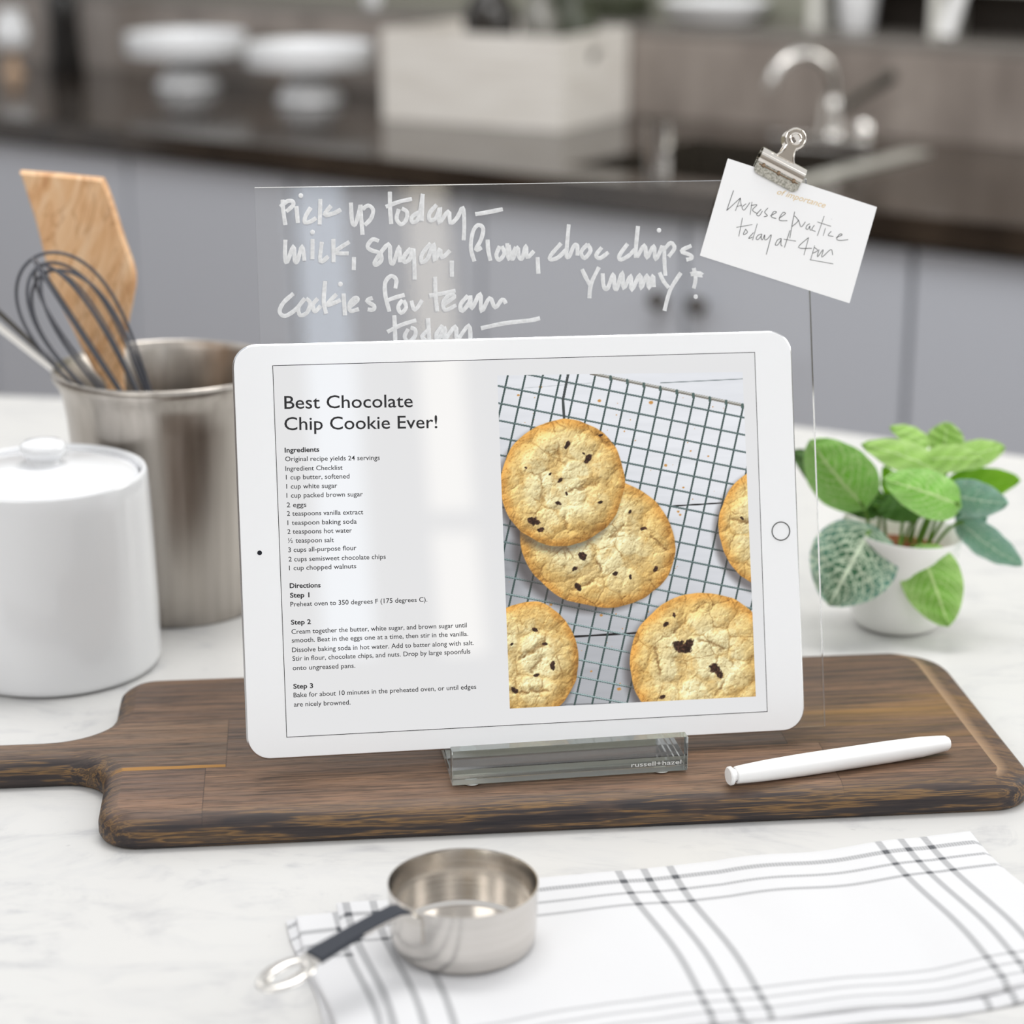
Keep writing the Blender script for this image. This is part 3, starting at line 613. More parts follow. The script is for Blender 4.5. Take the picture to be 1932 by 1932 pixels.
# ------------------------------------------------------------------ wooden serving board
BY = R(5.8); BO = Vector((math.cos(BY) * .137 - math.sin(BY) * 1.105, math.sin(BY) * .137 + math.cos(BY) * 1.105, 0))
def make_board_mat():
    m = Mat('dark_walnut_staves', rough=.5, spec=.35)
    co = m.coord(); sep = m.node('ShaderNodeSeparateXYZ', {0: co}).outputs
    x, y = sep[0], sep[1]
    g = lambda v, t: m.math('GREATER_THAN', v, t)
    both = lambda a, b: m.math('MULTIPLY', a, b)
    inv = lambda a: m.math('SUBTRACT', 1, a)
    yb, yf = .0267, -.0391
    back = g(y, yb); front = inv(g(y, yf)); mid = both(inv(back), inv(front))
    tint = m.mix(back, L(96, 86, 80), L(94, 78, 68))
    L1 = both(mid, inv(g(x, -.1838))); tint = m.mix(L1, tint, L(116, 100, 86))
    R1 = both(mid, g(x, .1245)); tint = m.mix(R1, tint, L(84, 62, 42))
    tint = m.mix(both(back, g(x, .11)), tint, L(76, 56, 46))
    tint = m.mix(front, tint, L(130, 104, 86))
    tint = m.mix(both(front, inv(g(x, -.1946))), tint, L(124, 100, 86))
    tint = m.mix(both(front, g(x, .142)), tint, L(98, 74, 56))
    # per stave grain shift
    idv = m.math('ADD', m.math('MULTIPLY', back, 3.1), m.math('MULTIPLY', front, 7.7))
    for msk, t, k in ((mid, -.1838, 1.7), (mid, .1245, 2.9), (front, -.1946, 1.3), (front, .142, 2.3)):
        idv = m.math('ADD', idv, m.math('MULTIPLY', both(msk, g(x, t)), k))
    shifted = m.node('ShaderNodeVectorMath', {0: co, 1: m.node('ShaderNodeCombineXYZ', {0: idv, 1: idv, 2: 0}).outputs[0]}, operation='ADD').outputs[0]
    broad = m.noise(m.mapping(shifted, (3.5, 26, 10)), 1.6, 4, .55, 1.2)
    fine = m.noise(m.mapping(shifted, (22, 520, 200)), 1, 3, .7, .4)
    pores = m.noise(m.mapping(shifted, (70, 900, 400)), 1, 2, .6)
    rings = m.node('ShaderNodeTexWave', {'Vector': m.mapping(shifted, (3, 16, 1)), 'Scale': 2.6, 'Distortion': 7, 'Detail': 3, 'Detail Scale': 1.4}, wave_type='RINGS').outputs['Fac']
    c = m.mix(m.ramp(broad, [(.38, (0, 0, 0)), (.66, (1, 1, 1))]), m.mix(.40, tint, L(84, 74, 70)), m.mix(.40, tint, L(156, 122, 96)))
    c = m.mix(m.math('MULTIPLY', rings, .26), c, L(150, 112, 84))
    c = m.mix(m.ramp(fine, [(.34, (.75,) * 3), (.56, (0, 0, 0))]), c, L(62, 52, 46))
    c = m.mix(m.ramp(pores, [(.33, (.5,) * 3), (.45, (0, 0, 0))]), c, L(48, 40, 36))
    gold = m.noise(m.mapping(co, (8, 120, 20), loc=(2, 0, 0)), 1, 2)
    gy = m.math('ADD', y, m.math('MULTIPLY', m.noise(m.mapping(co, (14, 1, 1)), 1, 2), .010))
    gm = both(both(L1, m.math('LESS_THAN', gy, -.0300)), m.math('GREATER_THAN', x, -.262))
    c = m.mix(m.math('MULTIPLY', gm, .75), c, L(176, 126, 54))
    gold2 = both(R1, m.ramp(m.noise(m.mapping(co, (4, 60, 20), loc=(5, 2, 0)), 1, 2), [(.45, (0, 0, 0)), (.65, (1, 1, 1))]))
    c = m.mix(m.math('MULTIPLY', gold2, .5), c, L(150, 112, 54))
    # seams
    def seam(v, t, w): return m.math('LESS_THAN', m.math('ABSOLUTE', m.math('SUBTRACT', v, t)), w)
    sm = m.math('MAXIMUM', seam(y, yb, .00025), seam(y, yf, .00025))
    for t, k in ((-.1838, mid), (.1245, mid), (-.1946, front), (.142, front)): sm = m.math('MAXIMUM', sm, both(seam(x, t, .00028), k))
    c = m.mix(m.math('MULTIPLY', sm, .55), c, L(48, 38, 34))
    # charcoal stained edges, worn through to tan in streaks
    e = m.node('ShaderNodeAttribute', attribute_name='edge').outputs['Fac']
    wear = m.noise(m.mapping(co, (9, 240, 190), loc=(4, 0, 0)), 1, 4, .65)
    dark = m.ramp(wear, [(.34, L(40, 37, 41)), (.48, L(62, 54, 52)), (.545, L(132, 102, 66)), (.575, L(66, 56, 50)), (.66, L(104, 84, 64)), (.70, L(46, 42, 44))])
    ef = m.math('MINIMUM', m.math('MULTIPLY', e, m.math('MULTIPLY_ADD', m.noise(m.mapping(co, (20, 60, 1)), 1, 3), 1.6, .3)), 1)
    c = m.mix(ef, c, dark)
    c = m.mix(m.math('MULTIPLY', m.node('ShaderNodeAttribute', attribute_name='ridge_highlight').outputs['Fac'], .7), c, L(172, 142, 112))  # bevel highlight put into the colour as a pale line at the right end
    m.set('Base Color', c); m.bump(m.math('ADD', fine, pores), .25, .0004); return m
bm = bmesh.new(); lay = bm.verts.layers.float.new('edge'); lay2 = bm.verts.layers.float.new('ridge_highlight'); lay = bm.verts.layers.float['edge']
ol = fillet([(-.437, -.018, .0145), (-.249, -.018, .024), (-.249, -.100, .022), (.250, -.100, .026), (.250, .0995, .032), (-.249, .0995, .022), (-.249, .0123, .036), (-.437, .0123, .0145)], 10)
n = len(ol)
def offs(d, dr):
    out = []
    for i in range(n):
        t = (ol[(i + 1) % n] - ol[i - 1]).normalized(); nn = Vector((-t.y, t.x))
        w = max(0, -nn.x) if ol[i].x > .2 else 0
        out.append(ol[i] + nn * (d * (1 - w) + dr * w))
    return out
lv = [(0, .0030, .0030, 1), (.0012, .0012, .0012, 1), (.0035, 0, 0, 1), (.0085, 0, 0, 1), (.0125, .0012, .0015, .95), (.0146, .0035, .0040, .8), (.0166, .0066, .0125, .5), (.0177, .0098, .0200, .3), (.0180, .0108, .0207, .0), (.0180, .0114, .0217, .0)]
rings = []
for li, (z, d, dr, e) in enumerate(lv):
    ring = []
    for i, p in enumerate(offs(d, dr)):
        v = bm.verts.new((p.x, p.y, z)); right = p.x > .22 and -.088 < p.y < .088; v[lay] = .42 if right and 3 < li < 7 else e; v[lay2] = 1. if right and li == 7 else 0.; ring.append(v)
    rings.append(ring)
for A, B in zip(rings, rings[1:]):
    for k in range(n): bm.faces.new((A[k], A[(k + 1) % n], B[(k + 1) % n], B[k]))
bm.faces.new(rings[0][::-1]); bm.faces.new(rings[-1])
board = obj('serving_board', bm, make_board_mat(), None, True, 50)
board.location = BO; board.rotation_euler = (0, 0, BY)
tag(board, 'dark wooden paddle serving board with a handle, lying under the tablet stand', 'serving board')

# ------------------------------------------------------------------ marker pen on the board
A = Vector((.11395, 1.0305, .0180 + .0061)); B = Vector((.2390, 1.0742, .0180 + .0061)); LN = (B - A).length
pen = empty('marker_pen', A, (0, 0, math.atan2(B.y - A.y, B.x - A.x)), 'white marker pen lying on the right end of the wooden board', 'pen')
rotx = Matrix.Rotation(math.pi / 2, 4, 'Y')
prof = [(.0036, .0042), (.0046, .0046), (.0050, .010), (.0056, .022), (.00600, .040), (.0061, .0475)]
bm = lathe(prof, 40); bm.transform(rotx); obj('cap', bm, white_plastic, pen)
bm = lathe([(.00606, .0475), (.0061, .060), (.0060, .095), (.0056, .115), (.0047, LN - .007), (.0042, LN - .0022), (.0032, LN - .0006), (0, LN)], 40); bm.transform(rotx); obj('barrel', bm, white_plastic, pen)
bm = lathe([(0, 0), (.0044, 0), (.0050, .0006), (.0050, .0020), (.0042, .0026), (.0034, .0030), (.0034, .0044)], 40); bm.transform(rotx); obj('end_button', bm, white_plastic, pen)
# ------------------------------------------------------------------ folded tea towel
def make_towel_mat():
    m = Mat('striped_cotton', rough=.9)
    uv = m.node('ShaderNodeUVMap', uv_map='weave').outputs[0]
    sep = m.node('ShaderNodeSeparateXYZ', {0: uv}).outputs; u, v = sep[0], sep[1]
    def bands(x, cs, w):
        acc = 0.0
        for c in cs:
            d = m.math('ABSOLUTE', m.math('SUBTRACT', x, c))
            b = m.math('SUBTRACT', 1, m.node('ShaderNodeMapRange', {'Value': d, 1: w * .8, 2: w * 1.15}).outputs[0])
            acc = b if isinstance(acc, float) else m.math('MAXIMUM', acc, b)
        return acc
    us = bands(u, (.1385, .1515, .1645, .2755, .2885, .3020, .4125, .4255, .4385), .0019)
    vs1 = bands(v, (.9050,), .0021); vs2 = bands(v, (.8920, .8795), .0013); vs3 = bands(v, (.7945, .7860, .7775), .0010)
    vs = m.math('MAXIMUM', m.math('MAXIMUM', vs1, vs2), m.math('MULTIPLY', vs3, .8))
    tw = lambda a: m.math('MULTIPLY_ADD', m.math('SINE', m.math('MULTIPLY', a, 2 * math.pi / .0016)), .22, .70)
    iu = m.math('MULTIPLY', us, tw(v)); iv = m.math('MULTIPLY', vs, tw(u))
    both = m.math('MULTIPLY', us, vs)
    f = m.math('MINIMUM', m.math('ADD', m.math('MULTIPLY', m.math('MAXIMUM', iu, iv), .62), m.math('MULTIPLY', both, .5)), 1)
    m.set('Base Color', m.mix(f, L(217, 217, 219), L(84, 86, 90)))
    wv = m.noise(m.mapping(uv, (900, 900, 1)), 1, 2)
    m.bump(wv, .18, .0005); m.set('Specular IOR Level', .15); return m
towel_mat = make_towel_mat()
E1 = Vector((.9724, .2334, 0)); E2 = Vector((-.2334, .9724, 0))
bm = bmesh.new(); uvl = bm.loops.layers.uv.new('weave'); uvs = {}
def layer(u0, u1, v0, v1, zb, zt, seed, du=0, dv=0):
    rg = random.Random(seed); nu, nv = 90, 40; th = zt - zb
    prof = []                                            # closed section: top grid + rounded rim + bottom
    def wav(u, v):
        return (.0011 * math.sin(u * 41 + v * 17 + seed) + .0009 * math.sin(u * 23 - v * 47 + 2 * seed)) * .55 + .0006 * math.sin(u * 90 + seed)
    grid = []
    for j in range(nv + 1):
        row = []
        for i in range(nu + 1):
            a = i / nu; b = j / nv
            u = u0 + (u1 - u0) * a; v = v0 + (v1 - v0) * b
            ed = min((u - u0), (u1 - u), (v - v0), (v1 - v)); r = th * .75
            k = max(0, 1 - max(ed, 0) / r); drop = th * .55 * (1 - math.sqrt(max(0, 1 - k * k)))
            uu = u + .0012 * math.sin(v * 60 + seed) * (1 if i in (0, nu) else .6) + .0014 * math.sin(v * 33)
            vv = v + .0022 * math.sin(u * 26 + 1.2) + .0010 * math.sin(u * 61)
            p = E1 * uu + E2 * vv; z = zt - drop + max(-.0004, wav(u, v))
            q = bm.verts.new((p.x, p.y, max(z, zb + .0005))); uvs[q] = (u + du, v + dv); row.append(q)
        grid.append(row)
    for j in range(nv):
        for i in range(nu): bm.faces.new((grid[j][i], grid[j][i + 1], grid[j + 1][i + 1], grid[j + 1][i]))
    rim = grid[0] + [r[-1] for r in grid[1:]] + grid[-1][::-1][1:] + [r[0] for r in grid[::-1][1:-1]]
    low = []
    for q in rim:
        b2 = bm.verts.new((q.co.x, q.co.y, zb)); uvs[b2] = (uvs[q][0], uvs[q][1] - .002); low.append(b2)
    for k in range(len(rim)): bm.faces.new((rim[k], low[k], low[(k + 1) % len(rim)], rim[(k + 1) % len(rim)]))
    bm.faces.new(low)
layer(.1105, .4685, .7650, .9170, .0003, .0034, 1, .012, -.004)
layer(.1130, .1420, .7690, .9140, .0034, .0058, 3, .006, .01)
layer(.1340, .4660, .7715, .9205, .0035, .0068, 2)
for f in bm.faces:
    for l in f.loops: l[uvl].uv = uvs[l.vert]
towel = obj('tea_towel', bm, towel_mat, None, True, 60)
tag(towel, 'folded white tea towel with thin grey check stripes, under the measuring cup', 'towel')

# ------------------------------------------------------------------ measuring cup
CUP = Vector((-.0226, .8845, .0080))
cup = empty('measuring_cup', CUP, (0, 0, 0), 'stainless steel measuring cup with a dark handle, standing on the tea towel', 'measuring cup')
prof = [(0, 0), (.0300, 0), (.0325, .0006), (.0334, .0022), (.0340, .008), (.0347, .0292), (.03475, .0298), (.0343, .0298), (.0339, .0285), (.0332, .009), (.0326, .0034), (.0305, .0018), (0, .0014)]
obj('bowl', lathe(prof, 96), cup_steel, cup, True, 30)
# handle: from the rim to the lower left
hd = Vector((-.1087, .8005, .046)) - Vector((CUP.x, CUP.y, .0375)); hd.z = 0
d = hd.normalized(); sd = Vector((-d.y, d.x, 0)); zr = .0285
def strip(bm, pts, th):
    """flat bar: pts = (distance, height, half width)"""
    rows = []
    for s_, z, w in pts:
        c = d * s_; rows.append([bm.verts.new(c + sd * w + Vector((0, 0, z + th))), bm.verts.new(c - sd * w + Vector((0, 0, z + th))), bm.verts.new(c - sd * w + Vector((0, 0, z))), bm.verts.new(c + sd * w + Vector((0, 0, z)))])
    for P, Q in zip(rows, rows[1:]):
        for k in range(4): bm.faces.new((P[k], P[(k + 1) % 4], Q[(k + 1) % 4], Q[k]))
    bm.faces.new(rows[0]); bm.faces.new(rows[-1][::-1]); return bm
bm = strip(bmesh.new(), [(.0338, .0262, .0060), (.0350, .0268, .0056), (.0368, .0276, .0052), (.0420, .0290, .0050), (.052, .0286, .0046), (.072, .0268, .0046), (.094, .0240, .0050)], .0013)
hdl = obj('handle', bm, cup_steel, cup, True, 50)
a0 = math.atan2(d.y, d.x); bm = bmesh.new(); rows = []
for rr_ in (.03445, .0358):
    for z_ in (.0125, .0145, .0255, .0272):
        kw = .80 if z_ in (.0125,) else 1
        rows.append([bm.verts.new(((rr_ - .0007 * (1 - z_ / .029)) * math.cos(a0 + R(15.5 * kw) * t), (rr_ - .0007 * (1 - z_ / .029)) * math.sin(a0 + R(15.5 * kw) * t), z_)) for t in np.linspace(-1, 1, 13)])
for P_, Q_ in [(rows[k], rows[k + 1]) for k in (0, 1, 2, 4, 5, 6)] + [(rows[0], rows[4]), (rows[3], rows[7])]:
    for k in range(12): bm.faces.new((P_[k], P_[k + 1], Q_[k + 1], Q_[k]))
for k in (0, 1, 2):
    for e_ in (0, 12): bm.faces.new((rows[k][e_], rows[k + 1][e_], rows[k + 5][e_], rows[k + 4][e_]))
obj('weld_plate', bm, cup_steel, hdl, True, 40)
bm = strip(bmesh.new(), [(.0365, .0277, .0050), (.041, .0287, .0047), (.055, .0282, .0045), (.072, .0265, .0047), (.0885, .0244, .0054)], .0024)
es = [e for e in bm.edges if e.calc_length() > .003 and len(e.link_faces) == 2 and e.calc_face_angle(0) > .9]
bmesh.ops.bevel(bm, geom=es, offset=.0006, segments=2, affect='EDGES')
obj('grip', bm, black_rubber, hdl, True, 40)['label'] = 'black rubber grip'
bm = bmesh.new(); ring = [d * (.1035 + .0118 * math.cos(a)) + sd * (.0068 * math.sin(a)) + Vector((0, 0, .0233 - .0014 * math.cos(a))) for a in np.linspace(0, 2 * math.pi, 40, endpoint=False)]
tube(bm, ring, .0029, 10, True, flat=(1, .45)); obj('hanging_loop', bm, cup_steel, hdl)

# ------------------------------------------------------------------ lidded canister
jar = empty('lidded_canister', (-.2867, 1.2560, 0), (0, 0, 0), 'glossy white ceramic canister with a knobbed lid, left of the board', 'canister')
prof = [(0, .0004), (.0600, .0004), (.0640, .0022), (.0650, .006), (.0648, .040), (.0640, .080), (.0630, .112), (.0622, .1235), (.0614, .1256), (.0600, .1262), (.0586, .1252), (.0580, .1225), (.0580, .100), (0, .100)]
obj('body', lathe(prof, 96), white_ceramic, jar, True, 60)
prof = [(0, .117), (.0560, .117), (.0570, .1200), (.0566, .1222), (.0545, .1236), (.040, .1268), (.020, .1296), (.0115, .1312), (0, .1318)]
lid = obj('lid', lathe(prof, 96), white_ceramic, jar, True, 60)
prof = [(0, .129), (.0112, .1302), (.0102, .1326), (.0098, .1340), (.0126, .1362), (.0143, .1392), (.0140, .1420), (.0118, .1442), (.0060, .1456), (0, .1460)]
obj('knob', lathe(prof, 48), white_ceramic, lid, True, 70)

# ------------------------------------------------------------------ steel utensil crock
KC = Vector((-.228, 1.374, 0))
crock = empty('utensil_crock', KC, (0, 0, 0), 'brushed steel crock of cooking utensils behind the white canister', 'utensil crock')
prof = [(0, .0010), (.0575, .0010), (.0595, .0004), (.0602, .0015), (.0608, .010), (.0636, .080), (.0672, .132), (.0690, .1460), (.0718, .1535), (.0744, .1575), (.0756, .1604), (.0750, .1630), (.0734, .1642), (.0718, .1630), (.0702, .1585), (.0674, .1470), (.0654, .132), (.0618, .080), (.0585, .006), (0, .004)]
obj('body', lathe(prof, 128), crock_steel, crock, True, 60)

# ------------------------------------------------------------------ utensils in the crock
def atY(x, y, Y):
    w = Vector((0, math.cos(R(17.5)), -math.sin(R(17.5)))); upv = Vector((0, math.sin(R(17.5)), math.cos(R(17.5))))
    r = w + Vector((1, 0, 0)) * ((x - 966) / 4025) - upv * ((y - 966) / 4025); s = Y / r.y
    return Vector((0, 0, .495)) + r * s
olive = Mat('olive_wood', rough=.45)
_c = olive.mapping(olive.coord(), (1, 1, 1), rot=(0, -.33, 0))
_n = olive.noise(olive.mapping(_c, (42, 20, 7)), 1.4, 5, .55, 2.4); _q = olive.noise(olive.mapping(_c, (300, 50, 12)), 1, 3)
_s = olive.ramp(olive.noise(olive.mapping(_c, (30, 20, 9), loc=(4, 0, 1)), 1.5, 3, .5, 2.0), [(.50, (0, 0, 0)), (.535, (1, 1, 1)), (.57, (0, 0, 0))])
_b = olive.mix(.25, olive.ramp(_n, [(.30, L(206, 150, 100)), (.50, L(232, 186, 138)), (.68, L(242, 206, 166))]), olive.ramp(_q, [(.3, L(196, 140, 92)), (.7, L(240, 204, 162))]))
olive.set('Base Color', olive.mix(olive.math('MULTIPLY', _s, .55), _b, L(178, 124, 76)))
sp_px = [(33, 326), (110, 332), (190, 340), (201, 362), (216, 402), (233, 452), (251, 500), (256, 530), (251, 566), (243, 605), (236, 645), (234, 690), (236, 742), (258, 940), (272, 1130), (240, 1130), (222, 940), (205, 742), (180, 700), (158, 660), (136, 615), (113, 570), (96, 530), (82, 478), (66, 420), (49, 372)]
YS = 1.386
pts = [atY(x, y, YS) for x, y in sp_px]
sc = sum(pts, Vector()) / len(pts)
spat = empty('wooden_spatula', (pts[14].x - .006, YS, .0075), (0, 0, 0), 'light olive wood spatula with a wide angled blade in the steel crock', 'spatula')
o2 = [Vector((p.x - spat.location.x, p.z - .0075)) for p in pts]
sm_ = [Vector((p.x, p.y)) for p in smooth_path([(p.x, p.y, 0) for p in o2[2:15]], 4)[:-1] + smooth_path([(p.x, p.y, 0) for p in o2[14:16]], 1)[:-1] + smooth_path([(p.x, p.y, 0) for p in o2[15:] + o2[:1]], 4)[:-1] + [Vector((p.x, p.y, 0)) for p in o2[:2]]]
sm_ = [p for i, p in enumerate(sm_) if (p - sm_[i - 1]).length > .0005]
bm = bmesh.new(); prism(bm, sm_, -.0042, .0042, .0018)
for v in bm.verts: v.co = Vector((v.co.x, v.co.z, v.co.y))
def bow(bm):
    for v in bm.verts: t = max(0, v.co.z - .15) / .14; v.co.y += .012 * t * t
bow(bm)
obj('blade_and_handle', bm, olive, spat, True, 30)

wA = atY(338, 905, 1.344); wT = atY(64, 486, 1.338)
ax = (wT - wA).normalized(); LW = (wT - wA).length
whisk = empty('balloon_whisk', wA - ax * .038, (0, 0, 0), 'dark grey silicone wire whisk standing in the steel crock', 'whisk')
wo = wA - whisk.location
s1 = ax.cross(Vector((0, 1, 0))).normalized(); s2 = ax.cross(s1)
for k in range(6):
    a = math.pi * (k / 6) + .25; dirw = s1 * math.cos(a) + s2 * math.sin(a)
    tilt = .0035 * math.sin(k * 2.4); pts_ = []
    Lk = LW * (1 - .035 * (k % 3)); Wk = .0350 * (1 - .06 * ((k * 2) % 3))
    for t in np.linspace(-1, 1, 57):
        h = 1 - abs(t) ** 2.4; s_ = (abs(t))
        axial = Lk * (1 - s_ ** 1.75); f_ = axial / Lk
        wide = Wk * (math.sin(math.pi * min(1, f_ ** 1.25) * .5) ** 1.0) * math.sqrt(max(0, 1 - f_ ** 6)) + .0026 * (1 - f_)
        pts_.append(wo + ax * axial + dirw * (wide * (1 if t > 0 else -1)) + s2 * tilt * f_)
    bm = bmesh.new(); tube(bm, pts_, .0011, 8); obj('wire_loop', bm, grey_silicone, whisk)
bm = bmesh.new(); tube(bm, [Vector((0, 0, 0)), ax * .004, ax * .032, ax * .040], [.005, .0062, .0062, .0046], 16); obj('handle', bm, steel, whisk)

P0 = atY(152, 738, 1.404); P1 = atY(-40, 585, 1.410)
spoon = empty('serving_tongs', P0 + (P0 - P1) * .32, (0, 0, 0), 'polished steel tongs leaning out of the crock to the left', 'tongs')
def arm(off, w0, w1, th):
    bm = bmesh.new(); q0 = (P0 - P1) * 0 ; path = []
    for t in np.linspace(0, 1, 14):
        p = spoon.location * (1 - t) + P1 * t - spoon.location
        path.append(p + Vector((0, 0, 1)) * (off * t) + Vector((0, -1, .3)) * .003 * math.sin(t * 3))
    tube(bm, path, [w0 + (w1 - w0) * t for t in np.linspace(0, 1, 14)], 12, flat=(th, 1), up=(.3, -.75, .55)); return bm
obj('arm', arm(0, 0.0026, .0066, .22), chrome, spoon); obj('arm', arm(.012, .0022, .0034, .5), Mat('dark_steel', L(90, 86, 80), .2, 1), spoon)

# ------------------------------------------------------------------ potted plant
PC = Vector((.2545, 1.3245, 0))
plant = empty('potted_plant', PC, (0, 0, 0), 'small leafy green plant in a white pot on the marble, right of the tablet', 'potted plant')
tip = lambda x, y, z: (z / .066) ** 2 * (-.10 * x + .03 * y)
pot_m = Mat('matte_white_ceramic', L(247, 247, 243), .35)
prof = [(0, .0006), (.024, .0006), (.0272, .0020), (.0300, .0070), (.0335, .020), (.0362, .038), (.0380, .056), (.0392, .0655), (.0386, .0668), (.0374, .0658), (.0352, .054), (.032, .048), (0, .048)]
obj('pot', lathe(prof, 72, zfun=tip), pot_m, plant, True, 60)
soil_m = Mat('coir_soil', rough=.95)
_f = soil_m.noise(soil_m.coord(), 260, 4); soil_m.set('Base Color', soil_m.ramp(_f, [(.3, L(84, 44, 18)), (.7, L(168, 98, 44))])); soil_m.bump(_f, .8, .003)
obj('soil', lathe([(0, .0535), (.02, .0530), (.0345, .0505), (.0340, .0490), (0, .0485)], 40, zfun=tip), soil_m, plant)
def leaf_mat(name, base, edge, vein, netscale, netamt, trans):
    m = Mat(name, rough=.5)
    uv = m.node('ShaderNodeUVMap', uv_map='leaf').outputs[0]; sep = m.node('ShaderNodeSeparateXYZ', {0: uv}).outputs
    u, v = sep[0], sep[1]; au = m.math('ABSOLUTE', u)
    warp = m.noise(m.mapping(uv, (3, 5, 1)), 1.5, 2)
    lat = m.math('ADD', m.math('SUBTRACT', m.math('MULTIPLY', v, 7.5), m.math('MULTIPLY', m.math('POWER', au, 1.3), 3.4)), m.math('MULTIPLY', warp, .9))
    tri = m.math('ABSOLUTE', m.math('SUBTRACT', m.math('FRACT', lat), .5))
    lv = m.math('SUBTRACT', 1, m.node('ShaderNodeMapRange', {'Value': tri, 1: .03, 2: .13}).outputs[0])
    vo = m.node('ShaderNodeTexVoronoi', {'Vector': m.mapping(uv, (3.4, 3.4 * 1.7, 1), loc=(.3, 0, 0)), 'Scale': netscale}, feature='DISTANCE_TO_EDGE').outputs['Distance']
    net = m.math('MULTIPLY', m.math('SUBTRACT', 1, m.node('ShaderNodeMapRange', {'Value': vo, 1: .015, 2: .075}).outputs[0]), netamt)
    midv = m.math('SUBTRACT', 1, m.node('ShaderNodeMapRange', {'Value': au, 1: .025, 2: .075}).outputs[0])
    f = m.math('MAXIMUM', m.math('MAXIMUM', m.math('MULTIPLY', lv, .35 + .55 * netamt), net), midv)
    b = m.mix(m.math('POWER', au, 2.0), base, edge)
    col_ = m.mix(f, b, vein)
    m.set('Base Color', col_)
    nt = m.t; tl = m.node('ShaderNodeBsdfTranslucent', {'Color': col_}).outputs[0]
    nt.links.new(m.node('ShaderNodeMixShader', {0: trans, 1: m.b.outputs[0], 2: tl}).outputs[0], m.out.inputs[0])
    m.bump(m.math('ADD', lv, midv), .25, .0008); return m
LD = leaf_mat('leaf_dark_netted', L(44, 98, 58), L(104, 152, 134), L(214, 228, 200), 2.1, .9, .12)
LM = leaf_mat('leaf_mid_netted', L(138, 214, 70), L(160, 222, 112), L(218, 242, 174), 2.6, .7, .3)
LB = leaf_mat('leaf_bright', L(128, 190, 60), L(172, 214, 122), L(206, 232, 158), 2.4, .5, .3)
LY = leaf_mat('leaf_pale', L(168, 216, 96), L(196, 230, 142), L(218, 240, 176), 2.4, .45, .35)
LG = leaf_mat('leaf_plain_green', L(132, 192, 16), L(146, 202, 36), L(150, 204, 50), 2, .1, .35)
LK = leaf_mat('leaf_deep_green', L(62, 108, 24), L(78, 124, 36), L(84, 130, 44), 2, .1, .2)
LT = leaf_mat('leaf_teal', L(112, 178, 144), L(152, 196, 184), L(206, 228, 208), 2.2, .7, .25)
stem_m = Mat('green_stem', L(96, 140, 44), .5)
def leaf(base, tipp, width, yb, yt, mat, tilt=0, curl=.15, fold=.18, heart=.35, bend=0, soil=None):
    b = atY(*base, yb) - PC; t = atY(*tipp, yt) - PC
    axv = t - b; ln = axv.length; axn = axv.normalized()
    view = (Vector((0, 0, .495)) - PC - (b + t) / 2).normalized()
    side = axn.cross(view).normalized(); side = Matrix.Rotation(tilt, 3, axn) @ side
    nor = side.cross(axn).normalized()
    if nor.dot(view) < 0: nor = -nor
    bm = bmesh.new(); uvl = bm.loops.layers.uv.new('leaf'); nu, nv = 12, 18; g = []; data = {}
    hw = width / 4025 * 1.36 / 2
    for j in range(nv + 1):
        v = j / nv; prof_ = (v ** .44) * ((1 - v) ** .70) / .4625 if 0 < v < 1 else 0
        row = []
        for i in range(nu + 1):
            u = -1 + 2 * i / nu; w = hw * prof_ * 1.10
            lobe = heart * .16 * ln * (abs(u) ** 1.6) * max(0, 1 - v / .55) ** 2
            p = b + axn * (ln * v - lobe) + side * (u * w) + nor * (curl * ln * math.sin(math.pi * v) * .6 + fold * w * abs(u) ** 1.2 * (-1) - .25 * bend * ln * v * v)
            p += nor * .0007 * math.sin(v * 22 + u * 5)
            q = bm.verts.new(p); data[q] = (u, v); row.append(q)
        g.append(row)
    for j in range(nv):
        for i in range(nu):
            try: bm.faces.new((g[j][i], g[j][i + 1], g[j + 1][i + 1], g[j + 1][i]))
            except ValueError: pass
    for f in bm.faces:
        for l in f.loops: l[uvl].uv = data[l.vert]
    bmesh.ops.remove_doubles(bm, verts=bm.verts, dist=1e-6)
    bmesh.ops.solidify(bm, geom=bm.faces, thickness=.0005)
    o = obj('leaf', bm, mat, plant, True, 70)
    if soil:
        s0 = Vector((soil[0], soil[1], .050)); m1 = s0 * .45 + b * .55 + Vector((0, 0, .004)) 
        bm = bmesh.new(); tube(bm, smooth_path([s0, m1, b, b + axn * ln * .08], 5), .0011, 8); obj('stem', bm, stem_m, plant)
    return o
# base px, tip px, width px, base depth, tip depth
leaf((1640, 1003), (1564, 1142), 150, 1.302, 1.276, LD, .05, .10, .10, .6, 0, (-.016, -.008))
leaf((1737, 1036), (1790, 1182), 104, 1.296, 1.272, LB, -.15, .10, .16, .4, 0, (-.002, -.012))
leaf((1662, 962), (1494, 850), 78, 1.335, 1.345, LK, .3, .02, .15, .3, 0, (-.014, .010))
leaf((1628, 953), (1527, 832), 118, 1.316, 1.318, LM, -.35, .10, .30, .4, .1, (-.018, .002))
leaf((1640, 905), (1536, 830), 62, 1.330, 1.322, LG, -.9, .14, .1, .3)
leaf((1776, 892), (1626, 838), 62, 1.330, 1.322, LY, .4, .14, .10, .3, 0, (.006, .014))
leaf((1750, 838), (1680, 806), 38, 1.352, 1.350, LY, .5, .10, .10, .4)
leaf((1781, 850), (1787, 797), 66, 1.362, 1.366, LY, 0, .05, .15, .8)
leaf((1748, 866), (1852, 866), 52, 1.332, 1.318, LY, -.3, .10, .10, .4, 0, (.008, .008))
leaf((1800, 868), (1896, 843), 52, 1.345, 1.345, LY, -.2, .10, .10, .4, 0, (.012, .014))
